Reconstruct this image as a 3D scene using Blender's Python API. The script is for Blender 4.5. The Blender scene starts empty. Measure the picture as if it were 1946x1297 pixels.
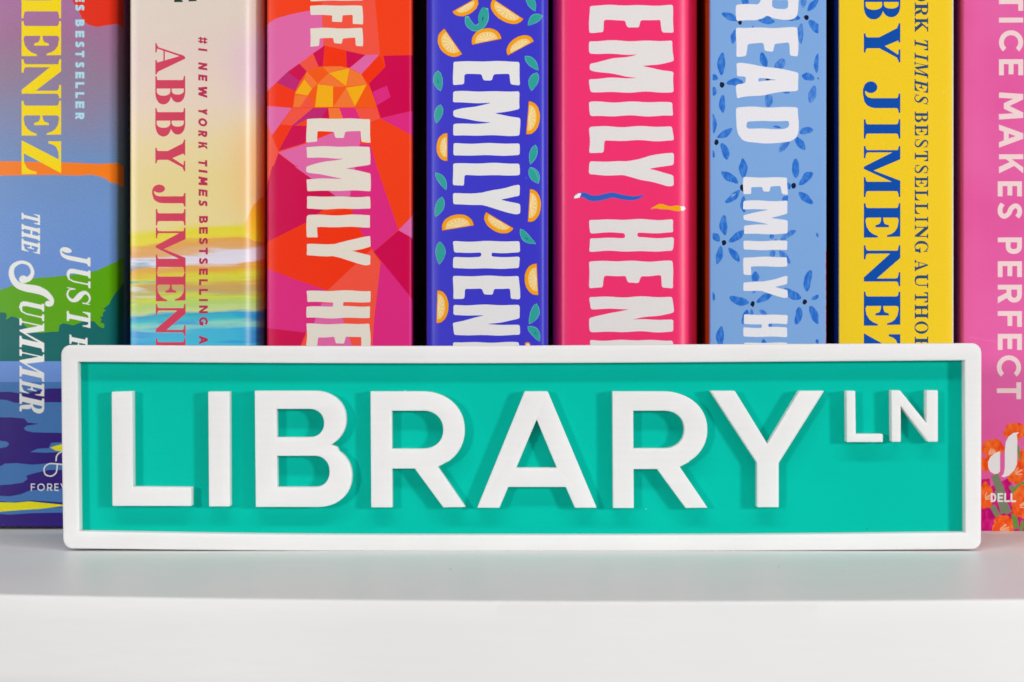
import bpy, bmesh, math, random
import numpy as np
from mathutils import Vector, geometry

random.seed(7)
R = math.radians
MM = 0.001

# ------------------------------------------------------------------ camera
CAM_H = 39.95 * MM          # camera height above the shelf
DIST = 440 * MM             # camera to the front of the sign (sign front plane is y = 0)
PX = 0.1 * MM               # size of one photograph pixel on the sign front plane
sc = bpy.context.scene
cam_d = bpy.data.cameras.new('camera')
cam = bpy.data.objects.new('camera', cam_d)
sc.collection.objects.link(cam)
cam.location = (0, -DIST, CAM_H)
cam.rotation_euler = (R(90), 0, 0)
cam_d.sensor_width = 36
cam_d.lens = 36 * DIST / (1946 * PX)
cam_d.clip_start = 0.01
cam_d.clip_end = 20
cam_d.dof.use_dof = True
cam_d.dof.focus_distance = 0.458
cam_d.dof.aperture_fstop = 30
sc.camera = cam

# ------------------------------------------------------------------ light
world = bpy.data.worlds.new('World'); sc.world = world
world.use_nodes = True
bgn = world.node_tree.nodes['Background']
bgn.inputs[0].default_value = (1.0, 0.98, 0.96, 1)
bgn.inputs[1].default_value = 0.07

def area(name, loc, target, sx, sy, power, col):
    l = bpy.data.lights.new(name, 'AREA'); l.shape = 'RECTANGLE'
    l.size = sx; l.size_y = sy; l.energy = power; l.color = col
    o = bpy.data.objects.new(name, l); sc.collection.objects.link(o)
    o.location = loc
    o.rotation_euler = (Vector(target) - Vector(loc)).to_track_quat('-Z', 'Y').to_euler()
    return o
area('lamp_left', (-0.62, -1.12, 0.17), (0, 0, 0.03), 0.13, 0.13, 4.7, (1, .993, .985))
area('lamp_right', (0.92, -0.93, 0.17), (0, 0, 0.03), 0.15, 0.15, 7.8, (1, .993, .988))
area('lamp_top', (0.0, -0.62, 0.80), (0, 0, 0.02), 1.30, 0.10, 5.3, (1, .995, .99))

sc.view_settings.view_transform = 'Standard'
sc.view_settings.look = 'None'
sc.view_settings.exposure = 0
sc.view_settings.gamma = 1
sc.cycles.max_bounces = 8

# ------------------------------------------------------------------ helpers
ALB = 1.0
def lin(c, k=None):
    k = ALB if k is None else k
    out = []
    for v in c[:3]:
        v = v / 255.0
        v = v / 12.92 if v <= 0.04045 else ((v + 0.055) / 1.055) ** 2.4
        out.append(min(0.9, v * k))
    return (*out, 1)

def tag(o, label=None, cat=None, group=None, kind=None):
    if label: o['label'] = label
    if cat: o['category'] = cat
    if group: o['group'] = group
    if kind: o['kind'] = kind
    return o

def empty(name, loc=(0, 0, 0)):
    o = bpy.data.objects.new(name, None)
    o.empty_display_size = 0.01
    sc.collection.objects.link(o); o.location = loc
    return o

def link(name, me, parent=None, loc=None):
    o = bpy.data.objects.new(name, me); sc.collection.objects.link(o)
    if parent: o.parent = parent
    if loc: o.location = loc
    return o

def nn(t, typ, **kw):
    n = t.nodes.new(typ)
    for k, v in kw.items(): setattr(n, k, v)
    return n

def paper_mat(name, rgb=None, rough=0.34, build=None, coat=0.0, grain=0.05, k=None, spec=0.16):
    """printed, laminated card: flat ink colour with fine print grain and faint unevenness of the film"""
    m = bpy.data.materials.new(name); m.use_nodes = True
    t = m.node_tree; p = t.nodes['Principled BSDF']
    p.inputs['Roughness'].default_value = rough
    p.inputs['Specular IOR Level'].default_value = spec
    if coat: 
        p.inputs['Coat Weight'].default_value = coat
        p.inputs['Coat Roughness'].default_value = 0.36
    uv = nn(t, 'ShaderNodeUVMap'); uv.uv_map = 'print'
    if build: col = build(t, uv)
    else:
        c = nn(t, 'ShaderNodeRGB'); c.outputs[0].default_value = lin(rgb, k); col = c.outputs[0]
    g = nn(t, 'ShaderNodeTexNoise'); g.inputs['Scale'].default_value = 420; g.inputs['Detail'].default_value = 2
    t.links.new(uv.outputs[0], g.inputs['Vector'])
    g2 = nn(t, 'ShaderNodeTexNoise'); g2.inputs['Scale'].default_value = 9; g2.inputs['Detail'].default_value = 3
    t.links.new(uv.outputs[0], g2.inputs['Vector'])
    mr = nn(t, 'ShaderNodeMapRange'); mr.inputs['From Min'].default_value = .25; mr.inputs['From Max'].default_value = .75
    mr.inputs['To Min'].default_value = 1 - grain; mr.inputs['To Max'].default_value = 1 + grain
    t.links.new(g.outputs[0], mr.inputs[0])
    mu = nn(t, 'ShaderNodeVectorMath', operation='SCALE')
    t.links.new(col, mu.inputs[0]); t.links.new(mr.outputs[0], mu.inputs['Scale'])
    vo = nn(t, 'ShaderNodeTexVoronoi'); vo.inputs['Scale'].default_value = 34; t.links.new(uv.outputs[0], vo.inputs['Vector'])
    se = nn(t, 'ShaderNodeSeparateColor'); t.links.new(vo.outputs['Color'], se.inputs[0])
    c1 = nn(t, 'ShaderNodeMath', operation='GREATER_THAN'); c1.inputs[1].default_value = .93; t.links.new(se.outputs[0], c1.inputs[0])
    sz = nn(t, 'ShaderNodeMath', operation='MULTIPLY'); sz.inputs[1].default_value = .045; t.links.new(se.outputs[1], sz.inputs[0])
    c2 = nn(t, 'ShaderNodeMath', operation='LESS_THAN'); t.links.new(vo.outputs['Distance'], c2.inputs[0]); t.links.new(sz.outputs[0], c2.inputs[1])
    c3 = nn(t, 'ShaderNodeMath', operation='MULTIPLY'); t.links.new(c1.outputs[0], c3.inputs[0]); t.links.new(c2.outputs[0], c3.inputs[1])
    c4 = nn(t, 'ShaderNodeMath', operation='MULTIPLY'); c4.inputs[1].default_value = .7; t.links.new(c3.outputs[0], c4.inputs[0])
    wm = nn(t, 'ShaderNodeMix', data_type='RGBA'); wm.inputs['B'].default_value = (.66, .6, .58, 1)
    t.links.new(c4.outputs[0], wm.inputs['Factor']); t.links.new(mu.outputs[0], wm.inputs['A'])
    t.links.new(wm.outputs['Result'], p.inputs['Base Color'])
    rr = nn(t, 'ShaderNodeMapRange'); rr.inputs['To Min'].default_value = rough - .05; rr.inputs['To Max'].default_value = rough + .07
    t.links.new(g2.outputs[0], rr.inputs[0]); t.links.new(rr.outputs[0], p.inputs['Roughness'])
    ad = nn(t, 'ShaderNodeMath', operation='MULTIPLY_ADD'); ad.inputs[1].default_value = 0.012
    t.links.new(g.outputs[0], ad.inputs[0]); t.links.new(g2.outputs[0], ad.inputs[2])
    b = nn(t, 'ShaderNodeBump'); b.inputs['Strength'].default_value = 0.25; b.inputs['Distance'].default_value = 0.0004
    t.links.new(ad.outputs[0], b.inputs['Height']); t.links.new(b.outputs[0], p.inputs['Normal'])
    return m

def ramp(t, stops, k=None, interp='LINEAR'):
    r = nn(t, 'ShaderNodeValToRGB'); cr = r.color_ramp; cr.interpolation = interp
    while len(cr.elements) > 1: cr.elements.remove(cr.elements[-1])
    for i, (p, c) in enumerate(stops):
        e = cr.elements[0] if i == 0 else cr.elements.new(p)
        e.position = p; e.color = lin(c, k)
    return r

# ------------------------------------------------------------------ 2-D shapes
# a shape is a list of (sign, polygon); +1 adds, -1 cuts.  Glyphs live in u (reading direction) and v (up).
def rect(a, b, c, d): return (1, [(a, c), (b, c), (b, d), (a, d)])
def P(*pts): return (1, list(pts))
def N(*pts): return (-1, list(pts))
def ell(cx, cy, rx, ry, n=28, a0=0, a1=360, e=1.0):
    out = []
    for i in range(n + (0 if a1 - a0 >= 360 else 1)):
        a = R(a0 + (a1 - a0) * i / n); c, s = math.cos(a), math.sin(a)
        out.append((cx + rx * math.copysign(abs(c) ** e, c), cy + ry * math.copysign(abs(s) ** e, s)))
    return out
def bowl(x0, xs, x1, y0, y1, n=14, e=.94):
    """D outline: straight left side at x0, straight to xs, then a round side reaching x1"""
    return [(x0, y0)] + ell(xs, (y0 + y1) / 2, x1 - xs, (y1 - y0) / 2, n, -90, 90, e) + [(x0, y1)]

def spline(pts, n=8):
    if len(pts) < 3: return [tuple(p) for p in pts]
    P_ = [np.array(p, float) for p in pts]; P_ = [2 * P_[0] - P_[1]] + P_ + [2 * P_[-1] - P_[-2]]
    out = []
    for i in range(1, len(P_) - 2):
        for k in range(n):
            t = k / n
            out.append(tuple(0.5 * ((2 * P_[i]) + (P_[i + 1] - P_[i - 1]) * t + (2 * P_[i - 1] - 5 * P_[i] + 4 * P_[i + 1] - P_[i + 2]) * t * t
                       + (-P_[i - 1] + 3 * P_[i] - 3 * P_[i + 1] + P_[i + 2]) * t ** 3)))
    out.append(tuple(P_[-2])); return out

def stroke(pts, w, n=8, smooth=True):
    """pts (x,y[,w]) -> polygons (quads) of a stroke of varying width"""
    q = [(p[0], p[1], p[2] if len(p) > 2 else w) for p in pts]
    q = spline(q, n) if smooth else q
    L, Rr = [], []
    for i, p in enumerate(q):
        a = q[max(0, i - 1)]; b = q[min(len(q) - 1, i + 1)]
        dx, dy = b[0] - a[0], b[1] - a[1]; d = math.hypot(dx, dy) or 1
        nx, ny = -dy / d, dx / d; h = p[2] / 2
        L.append((p[0] + nx * h, p[1] + ny * h)); Rr.append((p[0] - nx * h, p[1] - ny * h))
    return [(1, [L[i], L[i + 1], Rr[i + 1], Rr[i]]) for i in range(len(q) - 1)]

def rounded(poly, r, n=3):
    out = []; m = len(poly)
    for i in range(m):
        p0, p, p1 = np.array(poly[i - 1]), np.array(poly[i]), np.array(poly[(i + 1) % m])
        a = p0 - p; b = p1 - p; la, lb = np.linalg.norm(a), np.linalg.norm(b)
        if la < 1e-6 or lb < 1e-6: continue
        k = min(r, la * .45, lb * .45)
        A = p + a / la * k; B = p + b / lb * k
        for j in range(n + 1):
            t = j / n
            q = (1 - t) ** 2 * A + 2 * (1 - t) * t * p + t * t * B
            out.append((float(q[0]), float(q[1])))
    return out

def wobble(poly, amp, step, rnd):
    out = []; m = len(poly)
    ph = [rnd.uniform(0, 6.28) for _ in range(4)]
    for i in range(m):
        a, b = poly[i], poly[(i + 1) % m]
        d = math.hypot(b[0] - a[0], b[1] - a[1]); k = max(1, int(d / step))
        for j in range(k):
            t = j / k; x = a[0] + (b[0] - a[0]) * t; y = a[1] + (b[1] - a[1]) * t
            out.append((x + amp * (math.sin(y * .11 + ph[0]) + .6 * math.sin(x * .19 + y * .07 + ph[1])),
                        y + amp * (math.sin(x * .10 + ph[2]) + .6 * math.sin(y * .17 - x * .06 + ph[3]))))
    return out

# ---- hand-cut block capitals (unit box)
BL = {
 'E': [P((0,0),(1,0),(.97,.165),(.55,.175),(.53,.43),(.80,.455),(.82,.59),(.55,.61),(.52,.85),(.97,.865),(1,1),(0,.99))],
 'M': [P((0,0),(.25,.0),(.265,.58),(.42,.05),(.44,0),(.56,0),(.59,.05),(.715,.57),(.74,.0),(1,.01),(1,1),(.60,1),(.58,.94),(.5,.62),(.42,.94),(.40,1),(0,.99))],
 'I': [P((0,0),(1,.01),(.98,1),(.02,.99))],
 'L': [P((0,.02),(.06,0),(.97,0),(1,.17),(.53,.17),(.53,1),(0,.99))],
 'Y': [P((.28,0),(.66,0),(.68,.42),(1,.93),(.98,1),(.66,1),(.62,.94),(.49,.71),(.37,1),(0,1),(.02,.9),(.27,.44))],
 'H': [P((0,0),(.42,.01),(.42,.42),(.58,.42),(.58,.0),(1,.0),(1,.99),(.57,1),(.57,.57),(.42,.57),(.42,1),(0,1))],
 'N': [P((0,0),(.34,.01),(.35,.47),(.58,.03),(.61,0),(1,.01),(1,1),(.66,1),(.645,.51),(.48,.95),(.45,1),(0,.99))],
 'F': [P((0,0),(.5,0),(.51,.41),(.85,.41),(.86,.60),(.51,.61),(.51,.80),(.98,.81),(1,1),(0,.99))],
 'A': [P((0,0),(.37,0),(.4,.155),(.58,.15),(.6,.0),(1,.01),(.97,.07),(.77,.97),(.74,1),(.27,1),(.24,.96),(0,.06)), N((.43,.35),(.53,.35),(.475,.66))],
 'D': [P(*([(0,.0),(.55,0)] + [(.75,.03),(.92,.10),(.99,.2),(1,.35),(1,.75),(.97,.87),(.86,.97),(.7,1)] + [(0,1)])), N((.39,.18),(.55,.16),(.6,.19),(.61,.3),(.6,.78),(.55,.85),(.39,.85))],
 'R': [P((0,0),(.34,0),(.34,.4),(.5,.36),(.52,.02),(.55,0),(1,0),(.97,.3),(.9,.44),(.83,.5),(.93,.6),(.98,.75),(.96,.88),(.86,.97),(.7,1),(0,1)), N((.36,.58),(.6,.58),(.64,.64),(.64,.8),(.58,.84),(.36,.84))],
}
# ---- high contrast serif capitals (unit box)
def ser(w0, w1, v, up, t=.05, br=.06, s0=None, s1=None):
    """flat serif w0..w1 at v (0 or 1) with brackets to a stem s0..s1"""
    a = v; b = v + t if up else v - t
    out = [rect(w0, w1, min(a, b), max(a, b))]
    if s0 is not None:
        c = b + (br if up else -br)
        out.append(P((w0 + (s0 - w0) * .35, b), (s0 - (s0 - w0) * .12, b + (c - b) * .35), (s0, c), (s1, c), (s1 + (w1 - s1) * .12, b + (c - b) * .35), (w1 - (w1 - s1) * .35, b)))
    return out
def didone(k=1.0, t=.05):
    """k scales the heavy strokes"""
    G = {}
    def st(a, b):                       # stem around its centre
        c = (a + b) / 2; h = (b - a) / 2 * k; return c - h, c + h
    a, b = st(.14, .42)
    arms = lambda: [P((.5,t*.9),(.68,t*1.5),(.82,.16),(.90,.26),(.95,.38),(1,.385),(1,0),(.5,0)),
                    P((.5,1-t*.9),(.7,1-t*1.6),(.82,.85),(.89,.76),(.93,.64),(.98,.635),(.97,1),(.5,1))]
    G['E'] = [rect(a, b, 0, 1), rect(0, .97, 1 - t, 1), rect(0, 1, 0, t)] + ser(0, b + .1, 0, True, t, .06, a, b) + ser(0, b + .1, 1, False, t, .06, a, b) + arms() + \
             [P((b,.475),(.52,.465),(.60,.43),(.64,.32),(.70,.315),(.70,.69),(.64,.685),(.60,.57),(.52,.54),(b,.53))]
    G['F'] = [rect(a, b, 0, 1), rect(0, .97, 1 - t, 1)] + ser(0, .6, 0, True, t, .06, a, b) + ser(0, b + .1, 1, False, t, .06, a, b) + [arms()[1]] + [G['E'][-1]]
    G['L'] = [rect(a, b, 0, 1), rect(0, 1, 0, t)] + ser(0, b + .1, 0, True, t, .06, a, b) + ser(0, .6, 1, False, t, .06, a, b) + [arms()[0]]
    a, b = st(.26, .74); 
    G['I'] = [rect(a, b, 0, 1)] + ser(0, 1, 0, True, t, .06, a, b) + ser(0, 1, 1, False, t, .06, a, b)
    G['N'] = [rect(.13, .205, 0, .95)] + ser(0, .345, 0, True, t, .07, .13, .205) + [P((0,1),(.31*(.5+.5*k),1),(.80,.37),(.885,.25),(.885,0),(.785,0),(.205-.03*(1-k),.72),(.13,.93),(0,.955)),
              rect(.81, .885, .0, 1)] + ser(.66, 1, 1, False, t, .07, .81, .885)
    G['M'] = [rect(.08, .125, 0, .95)] + ser(0, .24, 0, True, t, .06, .08, .125) + [P((0,1),(.26*(.6+.4*k),1),(.49,.24),(.45,0),(.405,0),(.125,.78),(.08,.93),(0,.955)),
              P((.405,.0),(.45,0),(.73,.86),(.74,1),(.68,1),(.44,.12))]
    a, b = st(.70, .885)
    G['M'] += [rect(a, b, 0, 1), P((.68,1),(1,1),(1,1-t),(.69,1-t))] + ser(.61, 1, 0, True, t, .06, a, b) + ser(a - .01, 1, 1, False, t, .06, a, b)
    G['Z'] = [P((0,0),(.02+.33*k,0.0),(.97,1),(.93-.33*k,1)), P((.03,1),(.8,1),(.8,1-t),(.35,1-t*1.3),(.2,.88),(.13,.8),(.09,.68),(.03,.68)),
              P((.2,0),(1,0),(.99,.385),(.93,.38),(.89,.24),(.82,.14),(.65,t*1.2),(.2,t))]
    q = .3 * k
    G['A'] = [P((.10,0),(.16,0),(.43,.84),(.46,1),(.41,.97)), P((.36,.86),(.45,1.0),(.50,1),(.93,.05),(.93,0),(.93-q,0),(.93-q,.03),(.42,.80)), rect(.2, .66, .27, .27 + t)] + \
             ser(0, .30, 0, True, t, .05, .10, .16) + ser(.54, 1, 0, True, t, .05, .93 - q, .93)
    a, b = st(.14, .44)
    G['B'] = [rect(0, .2, 0, t), rect(0, .2, 1 - t, 1), (1, bowl(a, .55, .93, .5, 1)), (1, bowl(a, .58, 1.0, 0, .54)),
              (-1, bowl(b, .52, .93 - .28 * k, .5 + t, 1 - t)), (-1, bowl(b, .54, 1 - .31 * k, t, .5))] + ser(0, b, 0, True, t, .05, a, b) + ser(0, b, 1, False, t, .05, a, b)
    G['R'] = [(1, bowl(a, .52, .90, .46, 1)), (-1, bowl(b, .5, .90 - .26 * k, .46 + t, 1 - t)), rect(a, b, 0, 1), P((.5,.5),(.74,.44),(.80,.3),(.84,.1),(.90,t),(1,t),(1,0),(.86-.1,0),(.66,.05),(.55,.3),(.5,.44),(.4,.47))] + \
              ser(0, .58, 0, True, t, .05, a, b) + ser(0, b, 1, False, t, .05, a, b)
    a, b = st(.36, .64)
    G['Y'] = [rect(a, b, 0, .46), P((.08,1),(.08+.34*k,1),(.60,.53),(b,.42),(a,.42)), P((b-.06,.42),(b,.43),(.90,.95),(.93,1),(.84,1),(.575,.56))] + \
             ser(.26, .75, 0, True, t, .06, a, b) + ser(0, .49, 1, False, t, .03, .08, .42) + ser(.67, 1, 1, False, t, .03, .84, .93)
    a, b = st(.535, .85)
    G['J'] = [rect(a, b, .33, 1)] + ser(.39, 1, 1, False, t, .06, a, b) + [P((a,.34),(b,.34),(b-.02,.22),(b-.09,.11),(b-.2,.04),(.42,0),(.26,0),(.12,.04),(.03,.12),(.0,.22),(.06,.3),(.16,.2),(.24,.08),(.34,.055),(.43,.075),(.50,.13),(a,.22))] + \
             [(1, ell(.19, .21, .185, .175))]
    G['O'] = [(1, ell(.5, .5, .5, .52)), (-1, ell(.5, .5, .5 - .26 * k, .46))]
    a, b = st(.35, .65)
    G['T'] = [rect(a, b, 0, 1), rect(.02, .98, 1 - t, 1), P((0,1),(.02,.66),(.08,.67),(.14,.84),(.24,1-t),(.3,1)), P((1,1),(.98,.66),(.92,.67),(.86,.84),(.76,1-t),(.7,1))] + ser(.18, .82, 0, True, t, .06, a, b)
    a, b = st(.08, .34); c, d = st(.66, .92)
    G['H'] = [rect(a, b, 0, 1), rect(c, d, 0, 1), rect(b, c, .48, .48 + t)] + sum([ser(0, .44, v, v == 0, t, .06, a, b) + ser(.56, 1, v, v == 0, t, .06, c, d) for v in (0, 1)], [])
    G['K'] = [rect(a, b, 0, 1)] + ser(0, .44, 0, True, t, .06, a, b) + ser(0, .44, 1, False, t, .06, a, b) + [P((.3,.42),(.36,.38),(.86,.96),(.86,1),(.76,1),(.3,.47)), P((.38,.52),(.50,.66),(.97,.05),(.97,0),(.97-.29*k,0),(.36,.46))] + \
             ser(.62, 1, 1, False, t, .02, .76, .86) + ser(.58, 1, 0, True, t, .02, .7, .95)
    G['U'] = [P((a,1),(b,1),(b,.3),(b+.05,.14),(.5,t*1.2),(.68,.12),(.76,.3),(.76,1),(.84,1),(.84,.28),(.74,.06),(.48,-.02),(.22,.04),(a+.02,.16),(a,.3))] + ser(0, .44, 1, False, t, .06, a, b) + ser(.62, 1, 1, False, t, .05, .76, .84)
    w = .2 * k
    G['S'] = stroke([(.88,.70,.05),(.82,.86,.06),(.6,.965,.07),(.36,.95,.10),(.18,.8,w),(.30,.63,w*1.15),(.55,.5,w*1.3),(.78,.36,w*1.15),(.84,.2,w),(.66,.05,.10),(.42,.03,.07),(.2,.12,.06),(.10,.32,.05)], .1, 5) + \
             [P((.84,.66),(.92,.66),(.90,.99),(.85,.99)), P((.06,.36),(.13,.36),(.12,.01),(.07,.01))]
    G['G'] = [(1, ell(.47, .5, .47, .52)), (-1, ell(.5, .5, .47 - .24 * k, .46)), N((.66,.44),(1.02,.44),(1.02,.72),(.86,.72),(.72,.84),(.6,.7)), P((.82,.66),(.88,.66),(.87,.98),(.82,.98)),
              rect(.66, .66 + .26 * k, .03, .42)] + ser(.54, 1, .42, False, t, .03, .66, .66 + .26 * k)
    return G
DID = didone()
DIS = didone(.82, .075)

def blocky(ch, w, h, s=None):
    out = []
    for sg, pl in BL[ch]: out.append((sg, [(x * w, y * h) for x, y in pl]))
    return out
def boxed(G, ch, w, h): return [(sg, [(x * w, y * h) for x, y in pl]) for sg, pl in G[ch]]

def sans(ch, w, h, s):
    """even-weight capitals in real units: box w x h, stroke s"""
    def ring(a0=None, a1=None):
        o = [(1, ell(w / 2, h / 2, w / 2, h / 2, 40)), (-1, ell(w / 2, h / 2, w / 2 - s, h / 2 - s, 40))]
        return o
    d = s * 1.12
    if ch == 'I': return [rect(0, w, 0, h)]
    if ch == '1': return [rect(w - s, w, 0, h), P((0, h * .78), (w - s, h), (w - s, h * .8), (0, h * .62))]
    if ch == 'E': return [rect(0, s, 0, h), rect(s, w, 0, s), rect(s, w * .94, (h - s) / 2, (h + s) / 2), rect(s, w, h - s, h)]
    if ch == 'F': return [rect(0, s, 0, h), rect(s, w * .94, (h - s) / 2, (h + s) / 2), rect(s, w, h - s, h)]
    if ch == 'L': return [rect(0, s, 0, h), rect(s, w, 0, s)]
    if ch == 'T': return [rect((w - s) / 2, (w + s) / 2, 0, h - s), rect(0, w, h - s, h)]
    if ch == 'H': return [rect(0, s, 0, h), rect(w - s, w, 0, h), rect(s, w - s, (h - s) / 2, (h + s) / 2)]
    if ch == 'N': return [rect(0, s, 0, h), rect(w - s, w, 0, h), P((0, h), (s, h), (w, 0), (w - s, 0))]
    if ch == 'M': return [P((0, 0), (d, 0), (d + w * .05, h), (w * .06, h)), P((w, 0), (w - d, 0), (w - d - w * .05, h), (w * .94, h)), P((w * .06, h), (w * .06 + d, h), (w / 2 + d / 2, h * .2), (w / 2 - d / 2, h * .2)), P((w * .94, h), (w * .94 - d, h), (w / 2 - d / 2, h * .2), (w / 2 + d / 2, h * .2))]
    if ch == 'W': return [P((0, h), (d, h), (w * .27 + d / 2, 0), (w * .27 - d / 2, 0)), P((w / 2 - d / 2, h * .95), (w / 2 + d / 2, h * .95), (w * .27 + d / 2, 0), (w * .27 - d / 2, 0)), P((w / 2 - d / 2, h * .95), (w / 2 + d / 2, h * .95), (w * .73 + d / 2, 0), (w * .73 - d / 2, 0)), P((w, h), (w - d, h), (w * .73 - d / 2, 0), (w * .73 + d / 2, 0))]
    if ch == 'A': return [P((0, 0), (d, 0), (w / 2 + d / 2, h), (w / 2 - d / 2, h)), P((w, 0), (w - d, 0), (w / 2 - d / 2, h), (w / 2 + d / 2, h)), rect(w * .22, w * .78, h * .2, h * .2 + s)]
    if ch == 'K': return [rect(0, s, 0, h), P((s, h * .30), (s, h * .52), (w - d * 1.1, h), (w, h)), P((s + w * .12, h * .50), (s + w * .34, h * .66), (w, 0), (w - d * 1.15, 0))]
    if ch == 'Y': return [rect((w - s) / 2, (w + s) / 2, 0, h * .45), P((0, h), (d, h), (w / 2 + s / 2, h * .42), (w / 2 - s / 2, h * .38)), P((w, h), (w - d, h), (w / 2 - s / 2, h * .42), (w / 2 + s / 2, h * .38))]
    if ch == 'V': return [P((0, h), (d, h), (w / 2 + d / 2, 0), (w / 2 - d / 2, 0)), P((w, h), (w - d, h), (w / 2 - d / 2, 0), (w / 2 + d / 2, 0))]
    if ch == 'O': return ring()
    if ch == 'D': return [(1, bowl(0, w * .4, w, 0, h)), (-1, bowl(s, w * .4, w - s, s, h - s))]
    if ch == 'P': return [rect(0, s, 0, h), (1, bowl(0, w * .55, w, h * .33, h)), (-1, bowl(s, w * .55, w - s, h * .33 + s, h - s))]
    if ch == 'R': return [(1, bowl(0, w * .52, w * .96, h * .36, h)), (-1, bowl(s, w * .52, w * .96 - s, h * .36 + s, h - s)), rect(0, s, 0, h), P((w * .40, h * .40), (w * .66, h * .44), (w, 0), (w - d * 1.15, 0))]
    if ch == 'B': return [(1, bowl(0, w * .52, w * .93, h * .47, h)), (1, bowl(0, w * .55, w, 0, h * .56)), (-1, bowl(s, w * .52, w * .93 - s, h * .515 + s / 2, h - s)), (-1, bowl(s, w * .55, w - s, s, h * .515 - s / 2))]
    if ch == 'C': return [(1, ell(h / 2, h / 2, h / 2, h / 2, 40)), (-1, ell(h / 2, h / 2, h / 2 - s, h / 2 - s, 40)), N((h / 2, h / 2), (w + h * .1, h * .93), (w + h, h), (w + h, 0), (w + h * .1, h * .07))]
    if ch == 'G': return [(1, ell(h / 2, h / 2, h / 2, h / 2, 32)), (-1, ell(h / 2, h / 2, h / 2 - s, h / 2 - s, 32)), N((h / 2, h / 2), (w + h * .1, h * .95), (w + h, h), (w + h, h * .5), (h / 2, h / 2)), rect(w * .95 - s, w * .95, h * .12, h * .5), rect(w * .5, w * .95 - s, h * .5 - s * .9, h * .5), N((w * .96, 0), (w + h, 0), (w + h, h * .5), (w * .96, h * .5))]
    if ch == 'S': return stroke([(w * .88, h * .80, s), (w * .68, h - s * .55, s), (w * .36, h - s * .55, s), (s * .6, h * .74, s), (w * .36, h * .545, s), (w * .66, h * .455, s), (w - s * .55, h * .26, s), (w * .64, s * .55, s), (w * .3, s * .55, s), (w * .06, h * .2, s)], s, 5)
    if ch == '#': return [rect(w * .15, w * .38, 0, h), rect(w * .62, w * .85, 0, h), rect(0, w, h * .18, h * .38), rect(0, w, h * .62, h * .82)]
    return [rect(0, w, 0, h)]

# turn glyph space into photograph pixels of the spine.  Spine text reads downwards: u -> +y, v -> +x
def down(shape, x0, y0, slant=0.0, r=0.0, wob=0.0, rnd=None):
    out = []
    for sg, pl in shape:
        q = [(x0 + v, y0 + u + slant * v) for u, v in pl]
        if r: q = rounded(q, r)
        if wob: q = wobble(q, wob, 5, rnd)
        out.append((sg, q))
    return out
def across(shape, x0, y1): return [(sg, [(x0 + u, y1 - v) for u, v in pl]) for sg, pl in shape]

def block_text(items, xa, xb, seed, r=3.2, wob=.5):
    rnd = random.Random(seed); out = []
    for ch, y0, y1 in items: out.append(down(blocky(ch, y1 - y0, xb - xa), xa, y0, 0, r, wob, rnd))
    return out
def did_text(items, xa, xb, G=DID, slant=0.0):
    out = []
    for it in items:
        ch, y0, y1 = it[:3]; a = it[3] if len(it) > 3 else xa
        sl = (it[4] if len(it) > 4 else slant)
        wd = (y1 - y0) - sl * (xb - a)
        out.append(down(boxed(G, ch, wd, xb - a), a, y0, sl))
    return out
def sans_text(items, xa, xb, s, slant=0.0):
    out = []
    for it in items:
        ch, y0, y1 = it[:3]; sl = it[3] if len(it) > 3 else slant
        out.append(down(sans(ch, (y1 - y0) - sl * (xb - xa), xb - xa, s), xa, y0, sl))
    return out
def Z(ox, oy, k):
    """pixels of an enlarged detail -> photograph pixels"""
    return lambda pts: [(ox + x / k, oy + y / k) for x, y in pts]

# ------------------------------------------------------------------ printed cover meshes
def in_poly(px, py, poly):
    x = np.array([p[0] for p in poly]); y = np.array([p[1] for p in poly])
    res = np.zeros(len(px), bool)
    idx = np.nonzero((px >= x.min()) & (px <= x.max()) & (py >= y.min()) & (py <= y.max()))[0]
    if not len(idx): return res
    qx, qy = px[idx], py[idx]; c = np.zeros(len(idx), bool)
    x2, y2 = np.roll(x, -1), np.roll(y, -1)
    for a, b, d, e in zip(x, y, x2, y2):
        if b == e: continue
        m = ((b > qy) != (e > qy)); c ^= m & (qx < (d - a) * (qy - b) / (e - b) + a)
    res[idx] = c; return res

def partition(xs, y0, y1, layers):
    """cut the strip into pieces along every printed outline; returns verts, tris, material of each"""
    vs, es = [], []
    def add(poly, closed=True):
        b = len(vs); vs.extend([Vector((round(p[0], 3), round(p[1], 3))) for p in poly]); n = len(poly)
        for i in range(n if closed else n - 1): es.append((b + i, b + (i + 1) % n))
    ya, yb = y0, y1
    for x in xs: add([(x, ya), (x, yb)], False)
    add([(xs[0], ya), (xs[-1], ya)], False); add([(xs[0], yb), (xs[-1], yb)], False)
    for m, shapes in layers:
        for sh in shapes:
            for sg, pl in sh: add(pl)
    V, E, F, *_ = geometry.delaunay_2d_cdt(vs, es, [], 0, 1e-4, False)
    V = np.array([tuple(v) for v in V]); F = np.array([f for f in F if len(f) == 3])
    c = V[F].mean(axis=1); mat = np.zeros(len(F), int)
    for m, shapes in layers:
        for sh in shapes:
            mask = np.zeros(len(F), bool)
            for sg, pl in sh:
                i = in_poly(c[:, 0], c[:, 1], pl)
                mask = (mask | i) if sg > 0 else (mask & ~i)
            mat[mask] = m
    keep = (c[:, 0] > xs[0]) & (c[:, 0] < xs[-1]) & (c[:, 1] > y0) & (c[:, 1] < y1)
    return V, F[keep], mat[keep]

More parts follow.
